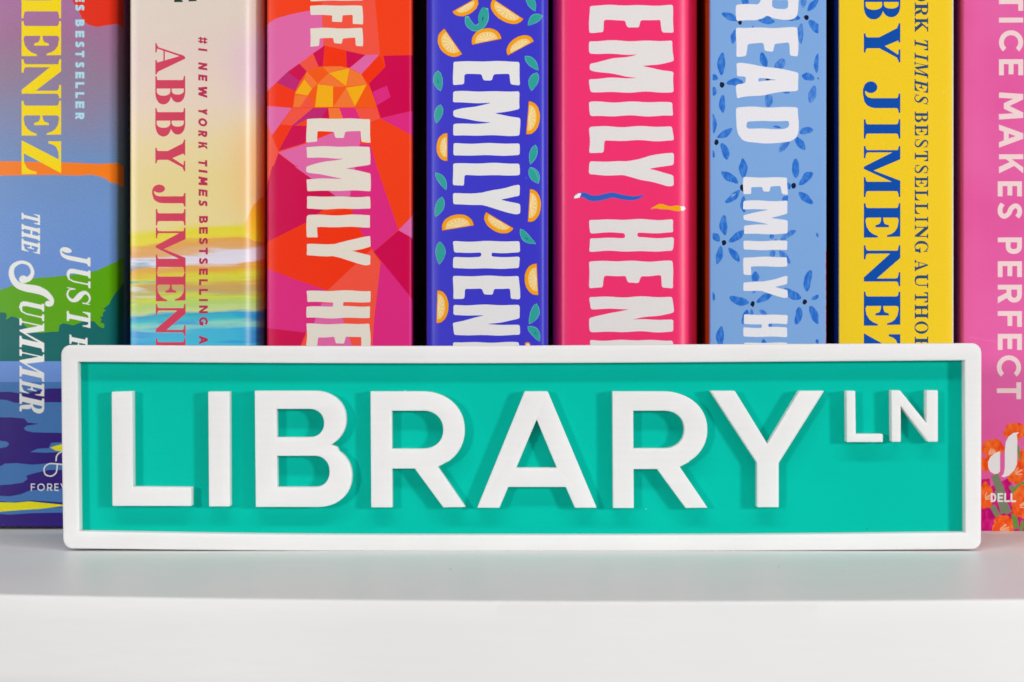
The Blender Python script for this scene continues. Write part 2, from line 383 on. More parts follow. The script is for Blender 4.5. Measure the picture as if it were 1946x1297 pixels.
BOOK_DEPTH = 128 * MM
BOOK_GROUP = 'paperback books standing in a row behind the sign'
page_mat = None
def book(label, x0, x1, depth, base, layers, mats, side_l, side_r, r=(1.2, 1.2), bulge=.4, zb=0.3, height=203, lean=0.0, thick=None, bulgepow=2):
    """x0, x1: photograph pixels of the spine's two edges; depth: metres behind the sign front"""
    s = PX * (DIST + depth) / DIST
    X = lambda px: (px - 973) * s
    yb = 648.5 + (CAM_H - zb * MM) / s; yt = 648.5 - (height * MM - CAM_H) / s
    ytop = -70.0                                            # the print is cut from here down
    # cross-section: (s_px, X, Y)
    prof = []
    rl, rr = r[0] * MM / s, r[1] * MM / s
    W = x1 - x0
    def by(px):                                            # slight roundness of the spine
        t = (px - x0) / W * 2 - 1; return bulge * MM * abs(t) ** bulgepow
    edge = 60
    for k in (edge, 30, 12, 4):
        prof.append((x0 + rl - rl * math.pi / 2 - k, X(x0), depth + by(x0) + rl * s + k * s))
    for i in range(7):
        a = R(15 * i); prof.append((x0 + rl - rl * (math.pi / 2 - a), X(x0 + rl - rl * math.cos(a)), depth + by(x0 + rl - rl * math.cos(a)) + rl * s * (1 - math.sin(a))))
    n = 16
    for i in range(1, n):
        px = x0 + rl + (W - rl - rr) * i / n; prof.append((px, X(px), depth + by(px)))
    for i in range(6, -1, -1):
        a = R(15 * i); prof.append((x1 - rr + rr * (math.pi / 2 - a), X(x1 - rr + rr * math.cos(a)), depth + by(x1 - rr + rr * math.cos(a)) + rr * s * (1 - math.sin(a))))
    for k in (4, 12, 30, edge):
        prof.append((x1 - rr + rr * math.pi / 2 + k, X(x1), depth + by(x1) + rr * s + k * s))
    ss = np.array([p[0] for p in prof]); XX = np.array([p[1] for p in prof]); YY = np.array([p[2] for p in prof])
    V, F, mat = partition([round(float(v), 3) for v in ss], ytop, round(yb, 3), layers)
    ox = float((XX[0] + XX[-1]) / 2); oy = depth
    vx = np.interp(V[:, 0], ss, XX) - ox; vy = np.interp(V[:, 0], ss, YY) - oy
    vz = CAM_H + (648.5 - V[:, 1]) * s
    verts = [tuple(v) for v in np.stack([vx, vy, vz], 1)]; uvs = [(float(a) / 1000, float(b) / 1000) for a, b in V]
    # keep front-facing winding (towards -y)
    faces = []; ml = []
    for f, m in zip(F, mat):
        a, b, c = V[f]
        cr = (b[0] - a[0]) * (c[1] - a[1]) - (b[1] - a[1]) * (c[0] - a[0])
        faces.append(tuple(int(i) for i in (f if cr < 0 else f[::-1]))); ml.append(int(m))
    nm = len(mats); mats = list(mats) + [side_l, side_r, M['card']]
    def addv(x, y, z, u, v):
        verts.append((x - ox, y - oy, z)); uvs.append((u, v)); return len(verts) - 1
    zt = height * MM; zbm = zb * MM; zc = CAM_H + (648.5 - ytop) * s
    prev = None                                             # plain upper part of the spine, above what is seen
    for i in range(len(prof)):
        a = addv(XX[i], YY[i], zc, ss[i] / 1000, ytop / 1000); b = addv(XX[i], YY[i], zt, ss[i] / 1000, yt / 1000)
        if prev: faces.append((prev[0], a, b, prev[1])); ml.append(0)
        prev = (a, b)
    back = depth + BOOK_DEPTH
    for side, i, m in ((-1, 0, nm), (1, -1, nm + 1)):
        q = [addv(XX[i], YY[i], zbm, ss[i] / 1000, yb / 1000), addv(XX[i], back, zbm, ss[i] / 1000 + side * 1.0, yb / 1000), addv(XX[i], back, zt, ss[i] / 1000 + side * 1.0, yt / 1000), addv(XX[i], YY[i], zt, ss[i] / 1000, yt / 1000)]
        faces.append(tuple(q if side > 0 else q[::-1])); ml.append(m)
    # inner face of the card and its cut edges
    th = .32 * MM; inn = []
    path = [(XX[0], back)] + list(zip(XX, YY)) + [(XX[-1], back)]
    for i, (x, y) in enumerate(path):
        x_a, y_a = path[max(0, i - 1)]; x_b, y_b = path[min(len(path) - 1, i + 1)]
        dx, dy = x_b - x_a, y_b - y_a; d = math.hypot(dx, dy)
        inn.append((x - dy / d * th, y + dx / d * th))
    o_b = [addv(x, y, zbm, 0, 0) for x, y in path]; i_b = [addv(x, y, zbm, 0, 0) for x, y in inn]
    o_t = [addv(x, y, zt, 0, 0) for x, y in path]; i_t = [addv(x, y, zt, 0, 0) for x, y in inn]
    for i in range(len(path) - 1):
        faces.append((o_b[i], i_b[i], i_b[i + 1], o_b[i + 1])); faces.append((o_t[i], o_t[i + 1], i_t[i + 1], i_t[i])); faces.append((i_b[i], i_t[i], i_t[i + 1], i_b[i + 1])); ml += [nm + 2] * 3
    me = bpy.data.meshes.new('cover'); me.from_pydata(verts, [], faces)
    for m in mats: me.materials.append(m)
    me.polygons.foreach_set('material_index', ml); me.polygons.foreach_set('use_smooth', [m < nm for m in ml])
    uvl = me.uv_layers.new(name='print'); li = np.zeros(len(me.loops), int); me.loops.foreach_get('vertex_index', li)
    uvl.data.foreach_set('uv', np.array(uvs)[li].ravel())
    # smooth normals straight from the cross-section so that the many small pieces shade as one sheet
    nx = np.gradient(YY, ss); ny = -np.gradient(XX, ss)
    va = np.array(verts); sp = np.array([u[0] * 1000 for u in uvs])
    NX = np.interp(sp, ss, nx); NY = np.interp(sp, ss, ny); L = np.hypot(NX, NY); NX /= L; NY /= L
    me.update()
    nor = [None] * len(me.loops)
    fn = np.zeros(len(me.polygons) * 3); me.polygons.foreach_get('normal', fn); fn = fn.reshape(-1, 3)
    for p in me.polygons:
        sm = p.material_index < nm
        for l in p.loop_indices:
            v = li[l]
            nor[l] = (float(NX[v]), float(NY[v]), 0.0) if sm else tuple(fn[p.index])
    me.normals_split_custom_set(nor)
    root = empty('paperback_book', (ox, oy, 0)); tag(root, label, 'book', BOOK_GROUP)
    link('cover', me, root)
    # page block
    bm = bmesh.new(); bmesh.ops.create_cube(bm, size=1)
    w = XX[-1] - XX[0] - 2 * th - .1 * MM; y_a = depth + (max(r) + .6 + bulge) * MM; y_b = back - .4 * MM
    for v in bm.verts:
        v.co.x = v.co.x * w; v.co.y = (y_a + y_b) / 2 - oy + v.co.y * (y_b - y_a); v.co.z = (zt + zbm) / 2 + v.co.z * (zt - zbm - .8 * MM)
    me2 = bpy.data.meshes.new('page_block'); bm.to_mesh(me2); bm.free(); me2.materials.append(M['pages'])
    link('page_block', me2, root)
    if lean: root.rotation_euler.y = R(lean)
    return root

M = {}
def simple(name, rgb, rough=.5, noise=None, spec=.5, k=1.0):
    m = bpy.data.materials.new(name); m.use_nodes = True; t = m.node_tree; p = t.nodes['Principled BSDF']
    p.inputs['Base Color'].default_value = lin(rgb, k); p.inputs['Roughness'].default_value = rough; p.inputs['Specular IOR Level'].default_value = spec
    return m, t, p
m, t, p = simple('page_paper', (226, 214, 190), .8); M['pages'] = m
tc = nn(t, 'ShaderNodeTexCoord'); mp = nn(t, 'ShaderNodeMapping'); mp.inputs['Scale'].default_value = (9000, 1, 1)
no = nn(t, 'ShaderNodeTexNoise'); no.inputs['Scale'].default_value = 1
t.links.new(tc.outputs['Object'], mp.inputs[0]); t.links.new(mp.outputs[0], no.inputs['Vector'])
cr = ramp(t, [(.3, (190, 178, 150)), (.7, (232, 222, 200))]); t.links.new(no.outputs[0], cr.inputs[0]); t.links.new(cr.outputs[0], p.inputs['Base Color'])
M['card'] = simple('cut_card_edge', (225, 215, 205), .85)[0]

# ------------------------------------------------------------------ the shelf
def shelf():
    m, t, p = simple('white_shelf_paint', (243, 243, 242), .30, k=1.0, spec=.3)
    tc = nn(t, 'ShaderNodeTexCoord')
    n1 = nn(t, 'ShaderNodeTexNoise'); n1.inputs['Scale'].default_value = 160; n1.inputs['Detail'].default_value = 4
    n2 = nn(t, 'ShaderNodeTexNoise'); n2.inputs['Scale'].default_value = 14; n2.inputs['Detail'].default_value = 3
    for n in (n1, n2): t.links.new(tc.outputs['Object'], n.inputs['Vector'])
    mr = nn(t, 'ShaderNodeMapRange'); mr.inputs['To Min'].default_value = .34; mr.inputs['To Max'].default_value = .50
    t.links.new(n2.outputs[0], mr.inputs[0]); t.links.new(mr.outputs[0], p.inputs['Roughness'])
    cr = ramp(t, [(.35, (240, 239, 239)), (.65, (244, 244, 243))]); t.links.new(n2.outputs[0], cr.inputs[0]); t.links.new(cr.outputs[0], p.inputs['Base Color'])
    mp = nn(t, 'ShaderNodeMapping'); mp.inputs['Scale'].default_value = (60, 700, 700); t.links.new(tc.outputs['Object'], mp.inputs[0])
    n3 = nn(t, 'ShaderNodeTexNoise'); n3.inputs['Scale'].default_value = 1; n3.inputs['Detail'].default_value = 3; t.links.new(mp.outputs[0], n3.inputs['Vector'])
    am = nn(t, 'ShaderNodeMath', operation='ADD'); t.links.new(n1.outputs[0], am.inputs[0]); t.links.new(n3.outputs[0], am.inputs[1])
    vo = nn(t, 'ShaderNodeTexVoronoi'); vo.inputs['Scale'].default_value = 190; t.links.new(tc.outputs['Object'], vo.inputs['Vector'])
    se = nn(t, 'ShaderNodeSeparateColor'); t.links.new(vo.outputs['Color'], se.inputs[0])
    c1 = nn(t, 'ShaderNodeMath', operation='GREATER_THAN'); c1.inputs[1].default_value = .94; t.links.new(se.outputs[0], c1.inputs[0])
    c2 = nn(t, 'ShaderNodeMath', operation='LESS_THAN'); c2.inputs[1].default_value = .055; t.links.new(vo.outputs['Distance'], c2.inputs[0])
    c3 = nn(t, 'ShaderNodeMath', operation='MULTIPLY'); t.links.new(c1.outputs[0], c3.inputs[0]); t.links.new(c2.outputs[0], c3.inputs[1])
    c4 = nn(t, 'ShaderNodeMath', operation='MULTIPLY'); t.links.new(c3.outputs[0], c4.inputs[0]); t.links.new(se.outputs[2], c4.inputs[1])
    wm = nn(t, 'ShaderNodeMix', data_type='RGBA'); wm.inputs['B'].default_value = (.2, .19, .17, 1); t.links.new(c4.outputs[0], wm.inputs['Factor'])
    t.links.new(cr.outputs[0], wm.inputs['A']); t.links.new(wm.outputs['Result'], p.inputs['Base Color'])
    b = nn(t, 'ShaderNodeBump'); b.inputs['Strength'].default_value = .3; b.inputs['Distance'].default_value = .00012
    t.links.new(am.outputs[0], b.inputs['Height']); t.links.new(b.outputs[0], p.inputs['Normal'])
    def edge_y(x):                                          # front edge: very slightly out of square with the sign
        # photograph rows of the edge at three columns
        c = x / (PX * 973 * .82)
        py = 1143.0 + 4.5 * c - 8.0 * c * c if abs(c) <= 1.3 else 1143.0 + 4.5 * c - 8.0 * 1.69
        return -DIST + CAM_H * DIST / PX / (py - 648.5)
    bm = bmesh.new(); rows = []
    nx = 900; r = .28 * MM; rnd = random.Random(3)
    xs = [-.34 + .68 * i / nx for i in range(nx + 1)]
    w = [0] * 3
    for x in xs:
        e = edge_y(x)
        ch = .11 * MM * (math.sin(x * 900 + 2 * math.sin(x * 311)) * math.sin(x * 2300 + 1)) * (.5 + .5 * math.sin(x * 170)) + rnd.gauss(0, .03 * MM)
        ch = ch if abs(x) < .2 else 0
        rr = r + ch
        col = [(.21, 0), (.12, 0), (.03, 0), (-.02, 0), (e + .006, 0)]
        for i in range(6):
            a = R(18 * i); col.append((e + rr - rr * math.sin(a), -rr + rr * math.cos(a)))
        col += [(e, -.004), (e, -.012), (e, -.022), (e + .0006, -.0226), (.21, -.0226)]
        rows.append([bm.verts.new((x, y, z)) for y, z in col])
    for a, b_ in zip(rows[:-1], rows[1:]):
        for i in range(len(a) - 1):
            bm.faces.new((a[i], a[i + 1], b_[i + 1], b_[i]))
        bm.faces.new((a[-1], a[0], b_[0], b_[-1]))
    bm.faces.new(rows[0]); bm.faces.new(rows[-1][::-1])
    bmesh.ops.recalc_face_normals(bm, faces=bm.faces)
    for f in bm.faces: f.smooth = abs(f.normal.z) < .999 and len(f.verts) == 4 and abs(f.normal.y) < .999
    me = bpy.data.meshes.new('shelf'); bm.to_mesh(me); bm.free(); me.materials.append(m)
    tag(link('shelf', me), kind='structure')
    bm = bmesh.new(); bmesh.ops.create_cube(bm, size=1)
    for v in bm.verts: v.co = Vector((v.co.x * .68, .2115 + v.co.y * .006 + .002, .12 + v.co.z * .285 ))
    bmesh.ops.bevel(bm, geom=bm.edges[:], offset=.0006, segments=2, affect='EDGES')
    me = bpy.data.meshes.new('back_panel'); bm.to_mesh(me); bm.free(); me.materials.append(m)
    tag(link('back_panel', me), kind='structure')
shelf()

# ------------------------------------------------------------------ the sign
def plastic(name, rgb, rough, k=1.0, bump=.25, spec=.3, sss=0, lines=0):
    m, t, p = simple(name, rgb, rough, k=k, spec=spec)
    tc = nn(t, 'ShaderNodeTexCoord'); n1 = nn(t, 'ShaderNodeTexNoise'); n1.inputs['Scale'].default_value = 900; n1.inputs['Detail'].default_value = 3
    n2 = nn(t, 'ShaderNodeTexNoise'); n2.inputs['Scale'].default_value = 55; n2.inputs['Detail'].default_value = 3
    for n in (n1, n2): t.links.new(tc.outputs['Object'], n.inputs['Vector'])
    mx = nn(t, 'ShaderNodeMath', operation='MULTIPLY_ADD'); mx.inputs[1].default_value = .4
    t.links.new(n1.outputs[0], mx.inputs[0]); t.links.new(n2.outputs[0], mx.inputs[2])
    b = nn(t, 'ShaderNodeBump'); b.inputs['Strength'].default_value = bump; b.inputs['Distance'].default_value = .00008
    t.links.new(mx.outputs[0], b.inputs['Height']); t.links.new(b.outputs[0], p.inputs['Normal'])
    if sss:
        p.inputs['Subsurface Weight'].default_value = sss; p.inputs['Subsurface Radius'].default_value = (1, 1, 1); p.inputs['Subsurface Scale'].default_value = .0014
    mp = nn(t, 'ShaderNodeMapping'); mp.inputs['Scale'].default_value = (14, 14, 1500); t.links.new(tc.outputs['Object'], mp.inputs[0])
    n3 = nn(t, 'ShaderNodeTexNoise'); n3.inputs['Scale'].default_value = 1; n3.inputs['Detail'].default_value = 3; t.links.new(mp.outputs[0], n3.inputs['Vector'])
    mx2 = nn(t, 'ShaderNodeMath', operation='MULTIPLY_ADD'); mx2.inputs[1].default_value = .5; t.links.new(n3.outputs[0], mx2.inputs[0]); t.links.new(n2.outputs[0], mx2.inputs[2])
    sc_ = nn(t, 'ShaderNodeMapRange'); sc_.inputs['From Min'].default_value = .3; sc_.inputs['From Max'].default_value = 1.2; sc_.inputs['To Min'].default_value = .955; sc_.inputs['To Max'].default_value = 1.045
    t.links.new(mx2.outputs[0], sc_.inputs[0])
    c = nn(t, 'ShaderNodeVectorMath', operation='SCALE'); c.inputs[0].default_value = lin(rgb, k)[:3]
    t.links.new(sc_.outputs[0], c.inputs['Scale']); t.links.new(c.outputs[0], p.inputs['Base Color'])
    return m

def area2(pl): return sum(pl[i - 1][0] * pl[i][1] - pl[i][0] * pl[i - 1][1] for i in range(len(pl))) / 2
def inset(pl, d):
    """offset every vertex to the left of the walking direction by d"""
    out = []; n = len(pl)
    for i in range(n):
        p0, p, p1 = np.array(pl[i - 1]), np.array(pl[i]), np.array(pl[(i + 1) % n])
        a = p - p0; b = p1 - p; a = a / (np.linalg.norm(a) or 1); b = b / (np.linalg.norm(b) or 1)
        na = np.array((-a[1], a[0])); nb = np.array((-b[1], b[0])); m = na + nb; L = np.linalg.norm(m)
        m = m / (L or 1); c = max(.35, float(m @ na)); q = p + m * d / c; out.append((float(q[0]), float(q[1])))
    return out
def solid(name, contours, y0, y1, bev, mat, parent, origin, vfix=None, smooth_angle=40):
    """contours in photograph pixels (first one outer); extruded from y0 (front) to y1 (back), front edge rounded"""
    cs = []
    for i, c in enumerate(contours):
        c = [((x - 973) * PX, CAM_H + (648.5 - y) * PX) for x, y in c]
        a = area2(c)
        if (i == 0) != (a > 0): c = c[::-1]
        cs.append(c)
    steps = [(bev, 0), (bev * .5, bev * .13), (bev * .13, bev * .5), (0, bev)] if bev else [(0, 0)]
    verts, faces = [], []; rings = []
    ox, oy, oz = origin
    for c in cs:
        rr = []
        for d, dy in steps + [(0, y1 - y0)]:
            q = inset(c, d) if d else c
            b = len(verts); verts.extend([(x - ox, y0 + dy - oy, z - oz) for x, z in q]); rr.append(b)
        rings.append((rr, len(c)))
        for k in range(len(rr) - 1):
            for i in range(len(c)):
                j = (i + 1) % len(c); faces.append((rr[k] + i, rr[k] + j, rr[k + 1] + j, rr[k + 1] + i)[::-1])
    for which in (0, -1):
        loops = []; ids = []
        for rr, n in rings:
            b = rr[which]; loops.append([Vector((verts[b + i][0], verts[b + i][2], 0)) for i in range(n)]); ids += list(range(b, b + n))
        for tri in geometry.tessellate_polygon(loops):
            f = tuple(ids[i] for i in tri); a, b, c = (verts[i] for i in f)
            cr = (b[0] - a[0]) * (c[2] - a[2]) - (b[2] - a[2]) * (c[0] - a[0])
            if abs(cr) < 1e-14: continue
            if (cr > 0) != (which == 0): f = f[::-1]
            faces.append(f)
    me = bpy.data.meshes.new(name); me.from_pydata(verts, [], faces); me.materials.append(mat)
    bm = bmesh.new(); bm.from_mesh(me)
    bmesh.ops.recalc_face_normals(bm, faces=bm.faces)
    bm.to_mesh(me); bm.free()
    me.polygons.foreach_set('use_smooth', [True] * len(me.polygons))
    me.set_sharp_from_angle(angle=R(smooth_angle))
    return link(name, me, parent)

def sign():
    white = plastic('white_printed_plastic', (228, 227, 227), .5, sss=.7, spec=.2)
    teal = plastic('teal_printed_plastic', (0, 181, 161), .5, k=1.0, bump=.3, spec=.04)
    root = empty('street_name_sign', (0, .004, 0))
    tag(root, 'small white framed teal street sign with raised white letters LIBRARY LN', 'sign')
    O = (0, .004, 0)
    def bow(pts, n=14):
        out = []
        for i, p in enumerate(pts):
            q = pts[(i + 1) % len(pts)]
            for k in range(n): t = k / n; out.append((p[0] + (q[0] - p[0]) * t, p[1] + (q[1] - p[1]) * t))
        return out
    top = spline([(134, 656.0), (560, 657.8), (960, 657.4), (1300, 655.0), (1848, 652.6)], 8)
    bot = spline([(1847, 1044.6), (1400, 1047.6), (973, 1048.4), (560, 1047.4), (138, 1043.2)], 8)
    def arc(cx, cy, r, a0): return [(cx + r * math.cos(R(a)), cy + r * math.sin(R(a))) for a in [a0 + 90 * i / 8 for i in range(1, 8)]]
    outer = top + arc(1847.4, 670.6, 18, -90) + [(1865.6, 672), (1865.4, 850), (1864.8, 1025)] + arc(1847, 1026.6, 18, 0) + bot + arc(138, 1025.2, 18, 90) + [(119.6, 1024), (117.2, 850), (115.8, 675)] + arc(134, 674, 18, 180)
    inner = spline([(147.5, 688.2), (600, 690.6), (1000, 690.6), (1400, 688.4), (1833.5, 685.2)], 8) + spline([(1835, 1012.2), (1400, 1016.4), (973, 1017), (560, 1016), (151, 1010)], 8)
    solid('frame', [outer, inner], 0, .0075, .32 * MM, white, root, O, smooth_angle=50)
    pi = [(a, b) for a, b in inner]
    cx, cy = 973, 850
    panel = [(cx + (x - cx) * 1.006 , cy + (y - cy) * 1.03) for x, y in inner]
    solid('back_panel', [panel], .0032, .0055, 0, teal, root, O)
    L = []
    L.append([[(212,745),(251.5,744),(252.5,925.5),(363.5,926.5),(363.5,962.2),(213.5,962)]])
    L.append([[(395.5,744.6),(436,744.6),(437,963),(397.2,963)]])
    def bw(xs, y0, x1, y1, e=.93, n=16): return ell(xs, (y0 + y1) / 2, x1 - xs, (y1 - y0) / 2, n, -90, 90, e)
    # B
    up = [p for p in ell(596, 797.5, 61.5, 54.3, 22, -90, 90, .93) if p[1] < 836]
    lo = [p for p in ell(603, 905.5, 65.5, 58.5, 24, -90, 90, .93) if p[1] > 855]
    L.append([[(484,743.2)] + up + [(638,839.5),(629,845.8),(640,850)] + lo + [(486,964)],
              [(525.3,777.6)] + bw(588, 777.6, 615.8, 831.6) + [(525.8,831.6)], [(526,866.8)] + bw(598, 866.8, 626.3, 926.4) + [(526.8,926.4)]])
    def rr(l, t, b, sr, ct, cb, cr, cs, orr, cyo, bar, legl, legr, nx, bx0, bx1):
        o = [p for p in ell(cs, cyo, orr - cs, cyo - t, 30, -90, 90, .95) if p[1] < nx[1] - 9]
        return [[(l, t)] + o + [(nx[0] + 17, nx[1] - 9), nx, (bx1, b - .6), (bx0, b), (legl, bar), (sr, bar), (sr + .5, b), (l + 1.5, b)],
                [(sr - .5, ct)] + bw(cs + 2, ct, cr, cb) + [(sr - .3, cb)]]
    L.append(rr(704, 744.3, 964.8, 745, 781, 853.6, 842.3, 802, 883, 818, 891, 788.2, 832, (832, 887.7), 842.5, 884.4))
    L.append([[(997.2,744.3),(1040.9,744.3),(1133.8,965.5),(1092.7,965.5),(1075.2,926),(965.7,926),(949.2,965.5),(907.1,965.5)], [(1019.8,797.7),(1058.4,889.8),(981,889.8)]])
    L.append(rr(1164, 744.3, 966, 1204, 781, 852.8, 1300.9, 1260, 1344.3, 817, 892, 1249, 1291.8, (1291.8, 887.7), 1303.2, 1344.6))
    L.append([[(1349.8,743.2),(1396.5,743.2),(1458.7,844.7),(1519.5,743.2),(1566.5,743.2),(1480,880.3),(1480,964.5),(1439,964.5),(1439,880)]])
    L.append([[(1608.6,743.2),(1625.5,743.2),(1626.5,825.2),(1677.9,825.2),(1677.9,840.8),(1609.6,840.8)]])
    L.append([[(1694,742.2),(1710.5,742.2),(1761,805),(1761,742.2),(1782.5,742.2),(1782.5,840.2),(1764,840.2),(1712,771.5),(1712,840.2),(1695,840.2)]])
    lab = 'LIBRARYLN'
    for i, c in enumerate(L):
        small = i > 6
        out = []
        for j, q in enumerate(c):
            out.append(rounded(q, 1.8, 2) if len(q) < 14 else q)
        o = solid('letter', out, .00002, .00335, .14 * MM, white, root, O, smooth_angle=38)
        if small: o['label'] = 'small raised white letter ' + lab[i]
        else: o['label'] = 'raised white letter ' + lab[i]
    dark = simple('dark_fleck', (20, 70, 66), .6)[0]
    def fleck(px, py, rx, ry, y, mat):
        bm = bmesh.new(); bmesh.ops.create_icosphere(bm, subdivisions=1, radius=1)
        for v in bm.verts: v.co = Vector(((px - 973) * PX + v.co.x * rx * PX, y - .004 + v.co.y * min(rx, ry) * .5 * PX, CAM_H + (648.5 - py) * PX + v.co.z * ry * PX))
        me = bpy.data.meshes.new('fleck'); bm.to_mesh(me); bm.free(); me.materials.append(mat); link('fleck', me, root)
    fleck(1652, 1007.5, .9, 2.4, .0032, dark); fleck(1230, 970, 1.3, 1.2, .0032, white); fleck(769.5, 744, 3, 1.8, .0006, white); fleck(1242, 853.5, .8, 1.6, .003, white)
    fleck(1573, 999, .8, .7, .0032, dark); fleck(1166.5, 765, .6, .8, .0002, dark); fleck(340, 1030, .6, 1.2, .0002, simple('grey_fleck', (190, 186, 180), .7)[0])
sign()

# ------------------------------------------------------------------ books
def solid_mats(*spec, **kw): return [paper_mat(n, c, **kw) for n, c in spec]
bx = lambda x: 46 * MM

# --- book 1: mountain lake
def book1():
    def bg(t, uv):
        sp = nn(t, 'ShaderNodeSeparateXYZ'); t.links.new(uv.outputs[0], sp.inputs[0])
        n = nn(t, 'ShaderNodeTexNoise'); n.inputs['Scale'].default_value = 7; n.inputs['Detail'].default_value = 2; t.links.new(uv.outputs[0], n.inputs['Vector'])
        a = nn(t, 'ShaderNodeMath', operation='MULTIPLY_ADD'); a.inputs[1].default_value = .12; t.links.new(n.outputs[0], a.inputs[0]); t.links.new(sp.outputs[1], a.inputs[2])
        b = nn(t, 'ShaderNodeMath', operation='SUBTRACT'); b.inputs[1].default_value = .06; t.links.new(a.outputs[0], b.inputs[0])
        r = ramp(t, [(0, (168, 112, 158)), (.06, (160, 112, 148)), (.14, (146, 124, 150)), (.22, (132, 134, 168)), (.3, (112, 142, 190)), (.42, (108, 146, 204)), (.55, (104, 142, 208))])
        t.links.new(b.outputs[0], r.inputs[0]); return r.outputs[0]
    ms = [paper_mat('dusk_sky_print', build=bg, grain=.13)] + solid_mats(
        ('red_print', (224, 46, 22)), ('orange_print', (250, 124, 24)), ('green_hill_print', (88, 160, 0)), ('dark_teal_print', (10, 100, 98)), ('navy_print', (44, 16, 120)),
        ('lake_blue_print', (66, 118, 180)), ('yellow_print', (234, 226, 0)), ('title_yellow_print', (246, 214, 0)), ('pale_blue_print', (172, 216, 232)), ('off_white_print', (230, 230, 226)), ('shade_blue_print', (84, 106, 160)), grain=.07)
    a = Z(0, 0, 3.815); b = Z(0, 320, 3.815); c = Z(0, 640, 3.243)
    L = []
    def poly(m, f, pts): L.append((m, [[(1, f(pts))]]))
    poly(1, a, [(520,-200),(525,10),(560,60),(580,100),(600,150),(640,180),(700,196),(780,182),(850,172),(1100,175),(1100,-200)])
    poly(2, a, [(-400,1172),(100,1170),(300,1178),(500,1180),(700,1190),(900,1180),(1100,1188),(1100,1330),(1000,1345),(900,1340),(850,1330),(800,1325),(770,1300),(730,1282),(660,1268),(560,1275),(400,1270),(200,1272),(-400,1280)])
    poly(3, b, [(-400,890),(0,882),(80,855),(220,800),(400,786),(560,770),(700,742),(850,672),(920,650),(1100,640),(1100,1250),(-400,1250)])
    poly(4, b, [(-400,1040),(0,1045),(40,1048),(50,1070),(40,1100),(60,1088),(80,1075),(110,1080),(130,1090),(150,1110),(180,1140),(220,1190),(300,1194),(380,1186),(425,1185),(430,1140),(455,1125),(490,1130),(530,1140),(580,1120),(620,1105),(680,1110),(720,1150),(745,1160),(755,1150),(752,1128),(725,1118),(735,1095),(720,1085),(745,1070),(742,1050),(765,1030),(745,1020),(790,985),(800,960),(840,895),(880,880),(1100,820),(1100,1400),(-400,1400)])
    poly(5, c, [(-400,283),(900,283),(900,1300),(-400,1300)])
    poly(6, c, [(-400,280),(900,280),(900,320),(380,320),(300,320),(250,330),(180,345),(120,350),(60,340),(0,342),(-400,342)])
    poly(6, c, [(-400,385),(0,388),(40,392),(90,408),(200,412),(280,405),(360,405),(900,405),(900,592),(380,594),(280,592),(200,590),(160,580),(145,565),(165,550),(240,538),(170,530),(150,505),(60,498),(-400,502)])
    poly(6, c, [(-400,640),(0,642),(40,648),(56,662),(40,680),(0,688),(-400,690)])
    poly(6, c, [(185,712),(230,692),(300,688),(315,655),(375,652),(900,645),(900,710),(380,712),(280,716)])
    poly(7, c, [(310,684),(345,672),(380,664),(900,660),(900,690),(380,705),(345,704)])
    poly(6, c, [(-400,800),(0,800),(30,784),(100,780),(200,790),(300,782),(900,776),(900,822),(300,822),(220,840),(160,858),(170,878),(140,900),(60,912),(0,916),(-400,916)])
    poly(6, c, [(-400,985),(0,982),(60,985),(130,972),(180,950),(260,940),(900,930),(900,1020),(380,1022),(200,1010),(60,1022),(0,1014),(-400,1010)])
    poly(6, c, [(-400,1070),(0,1072),(200,1060),(380,1052),(900,1050),(900,1085),(380,1085),(200,1088),(60,1098),(0,1094),(-400,1094)])
    poly(7, c, [(-400,1018),(0,1022),(90,1024),(180,1016),(300,1028),(380,1036),(900,1036),(900,1046),(380,1046),(250,1062),(120,1070),(0,1080),(-400,1080)])
    L.append((8, did_text([('M', -78, 35), ('E', 40.6, 107), ('N', 113, 187), ('E', 192, 258), ('Z', 267, 331.5)], 41, 116)))
    L.append((9, sans_text([('E',-9,4),('S',9,21),('B',37.5,50.6),('E',59,71.6),('S',79,90.5),('T',97,109),('S',118,129),('E',137,149.5),('L',156.5,168),('L',175.6,186.6),('E',193,206),('R',214.5,227.5)], 143, 160, 4.6)))
    BD = didone(1.0, .1)
    L.append((10, did_text([('T',401,428.5),('H',425.6,458.5),('E',453.5,484)], 41, 76, BD, .24)))
    L.append((10, did_text([('J',468,507,114),('U',506,548.5),('S',544,583),('T',586,624)], 127, 171.5, didone(.95, .085), .2)))
    L.append((10, did_text([('F',636,672),('O',670,705),('R',706,742)], 132, 166, BD, .2)))
    L.append((10, did_text([('U',568,611),('M',605,670),('M',664,726),('E',720,755),('R',748,792)], 37, 84, didone(1.0, .085), .22)))
    S = stroke([(x, y, w) for x, y, w in [(168,812,46),(212,800,36),(236,755,26),(212,700,22),(150,682,24),(92,715,34),(84,780,40),(122,842,46),(190,868,54),(262,880,58),(325,905,48),(372,950,34),(372,985,28),(345,992,26)]], 30, 6)
    L.append((10, [[(1, b(pl)) for sg, pl in S] + [(1, b(ell(168, 806, 30, 28))), (1, b(ell(350, 982, 24, 20)))]]))
    # publisher's looped mark and the word beneath it
    mk = stroke([(345,768),(350,735),(375,712),(420,700),(460,740),(430,790),(350,785),(300,785),(272,812),(280,850),(315,860),(345,840),(352,800),(352,786)], 8, 6)
    L.append((10, [[(1, c(pl)) for sg, pl in mk]]))
    L.append((10, [across(sans(ch, x1 - x0, 14, 1.9), x0, 933.4) for ch, x0, x1 in [('F',58.6,66.6),('O',71,85),('R',89.6,99.5),('E',103.4,111.4),('V',115,128),('E',129,137),('R',141,151)]]))
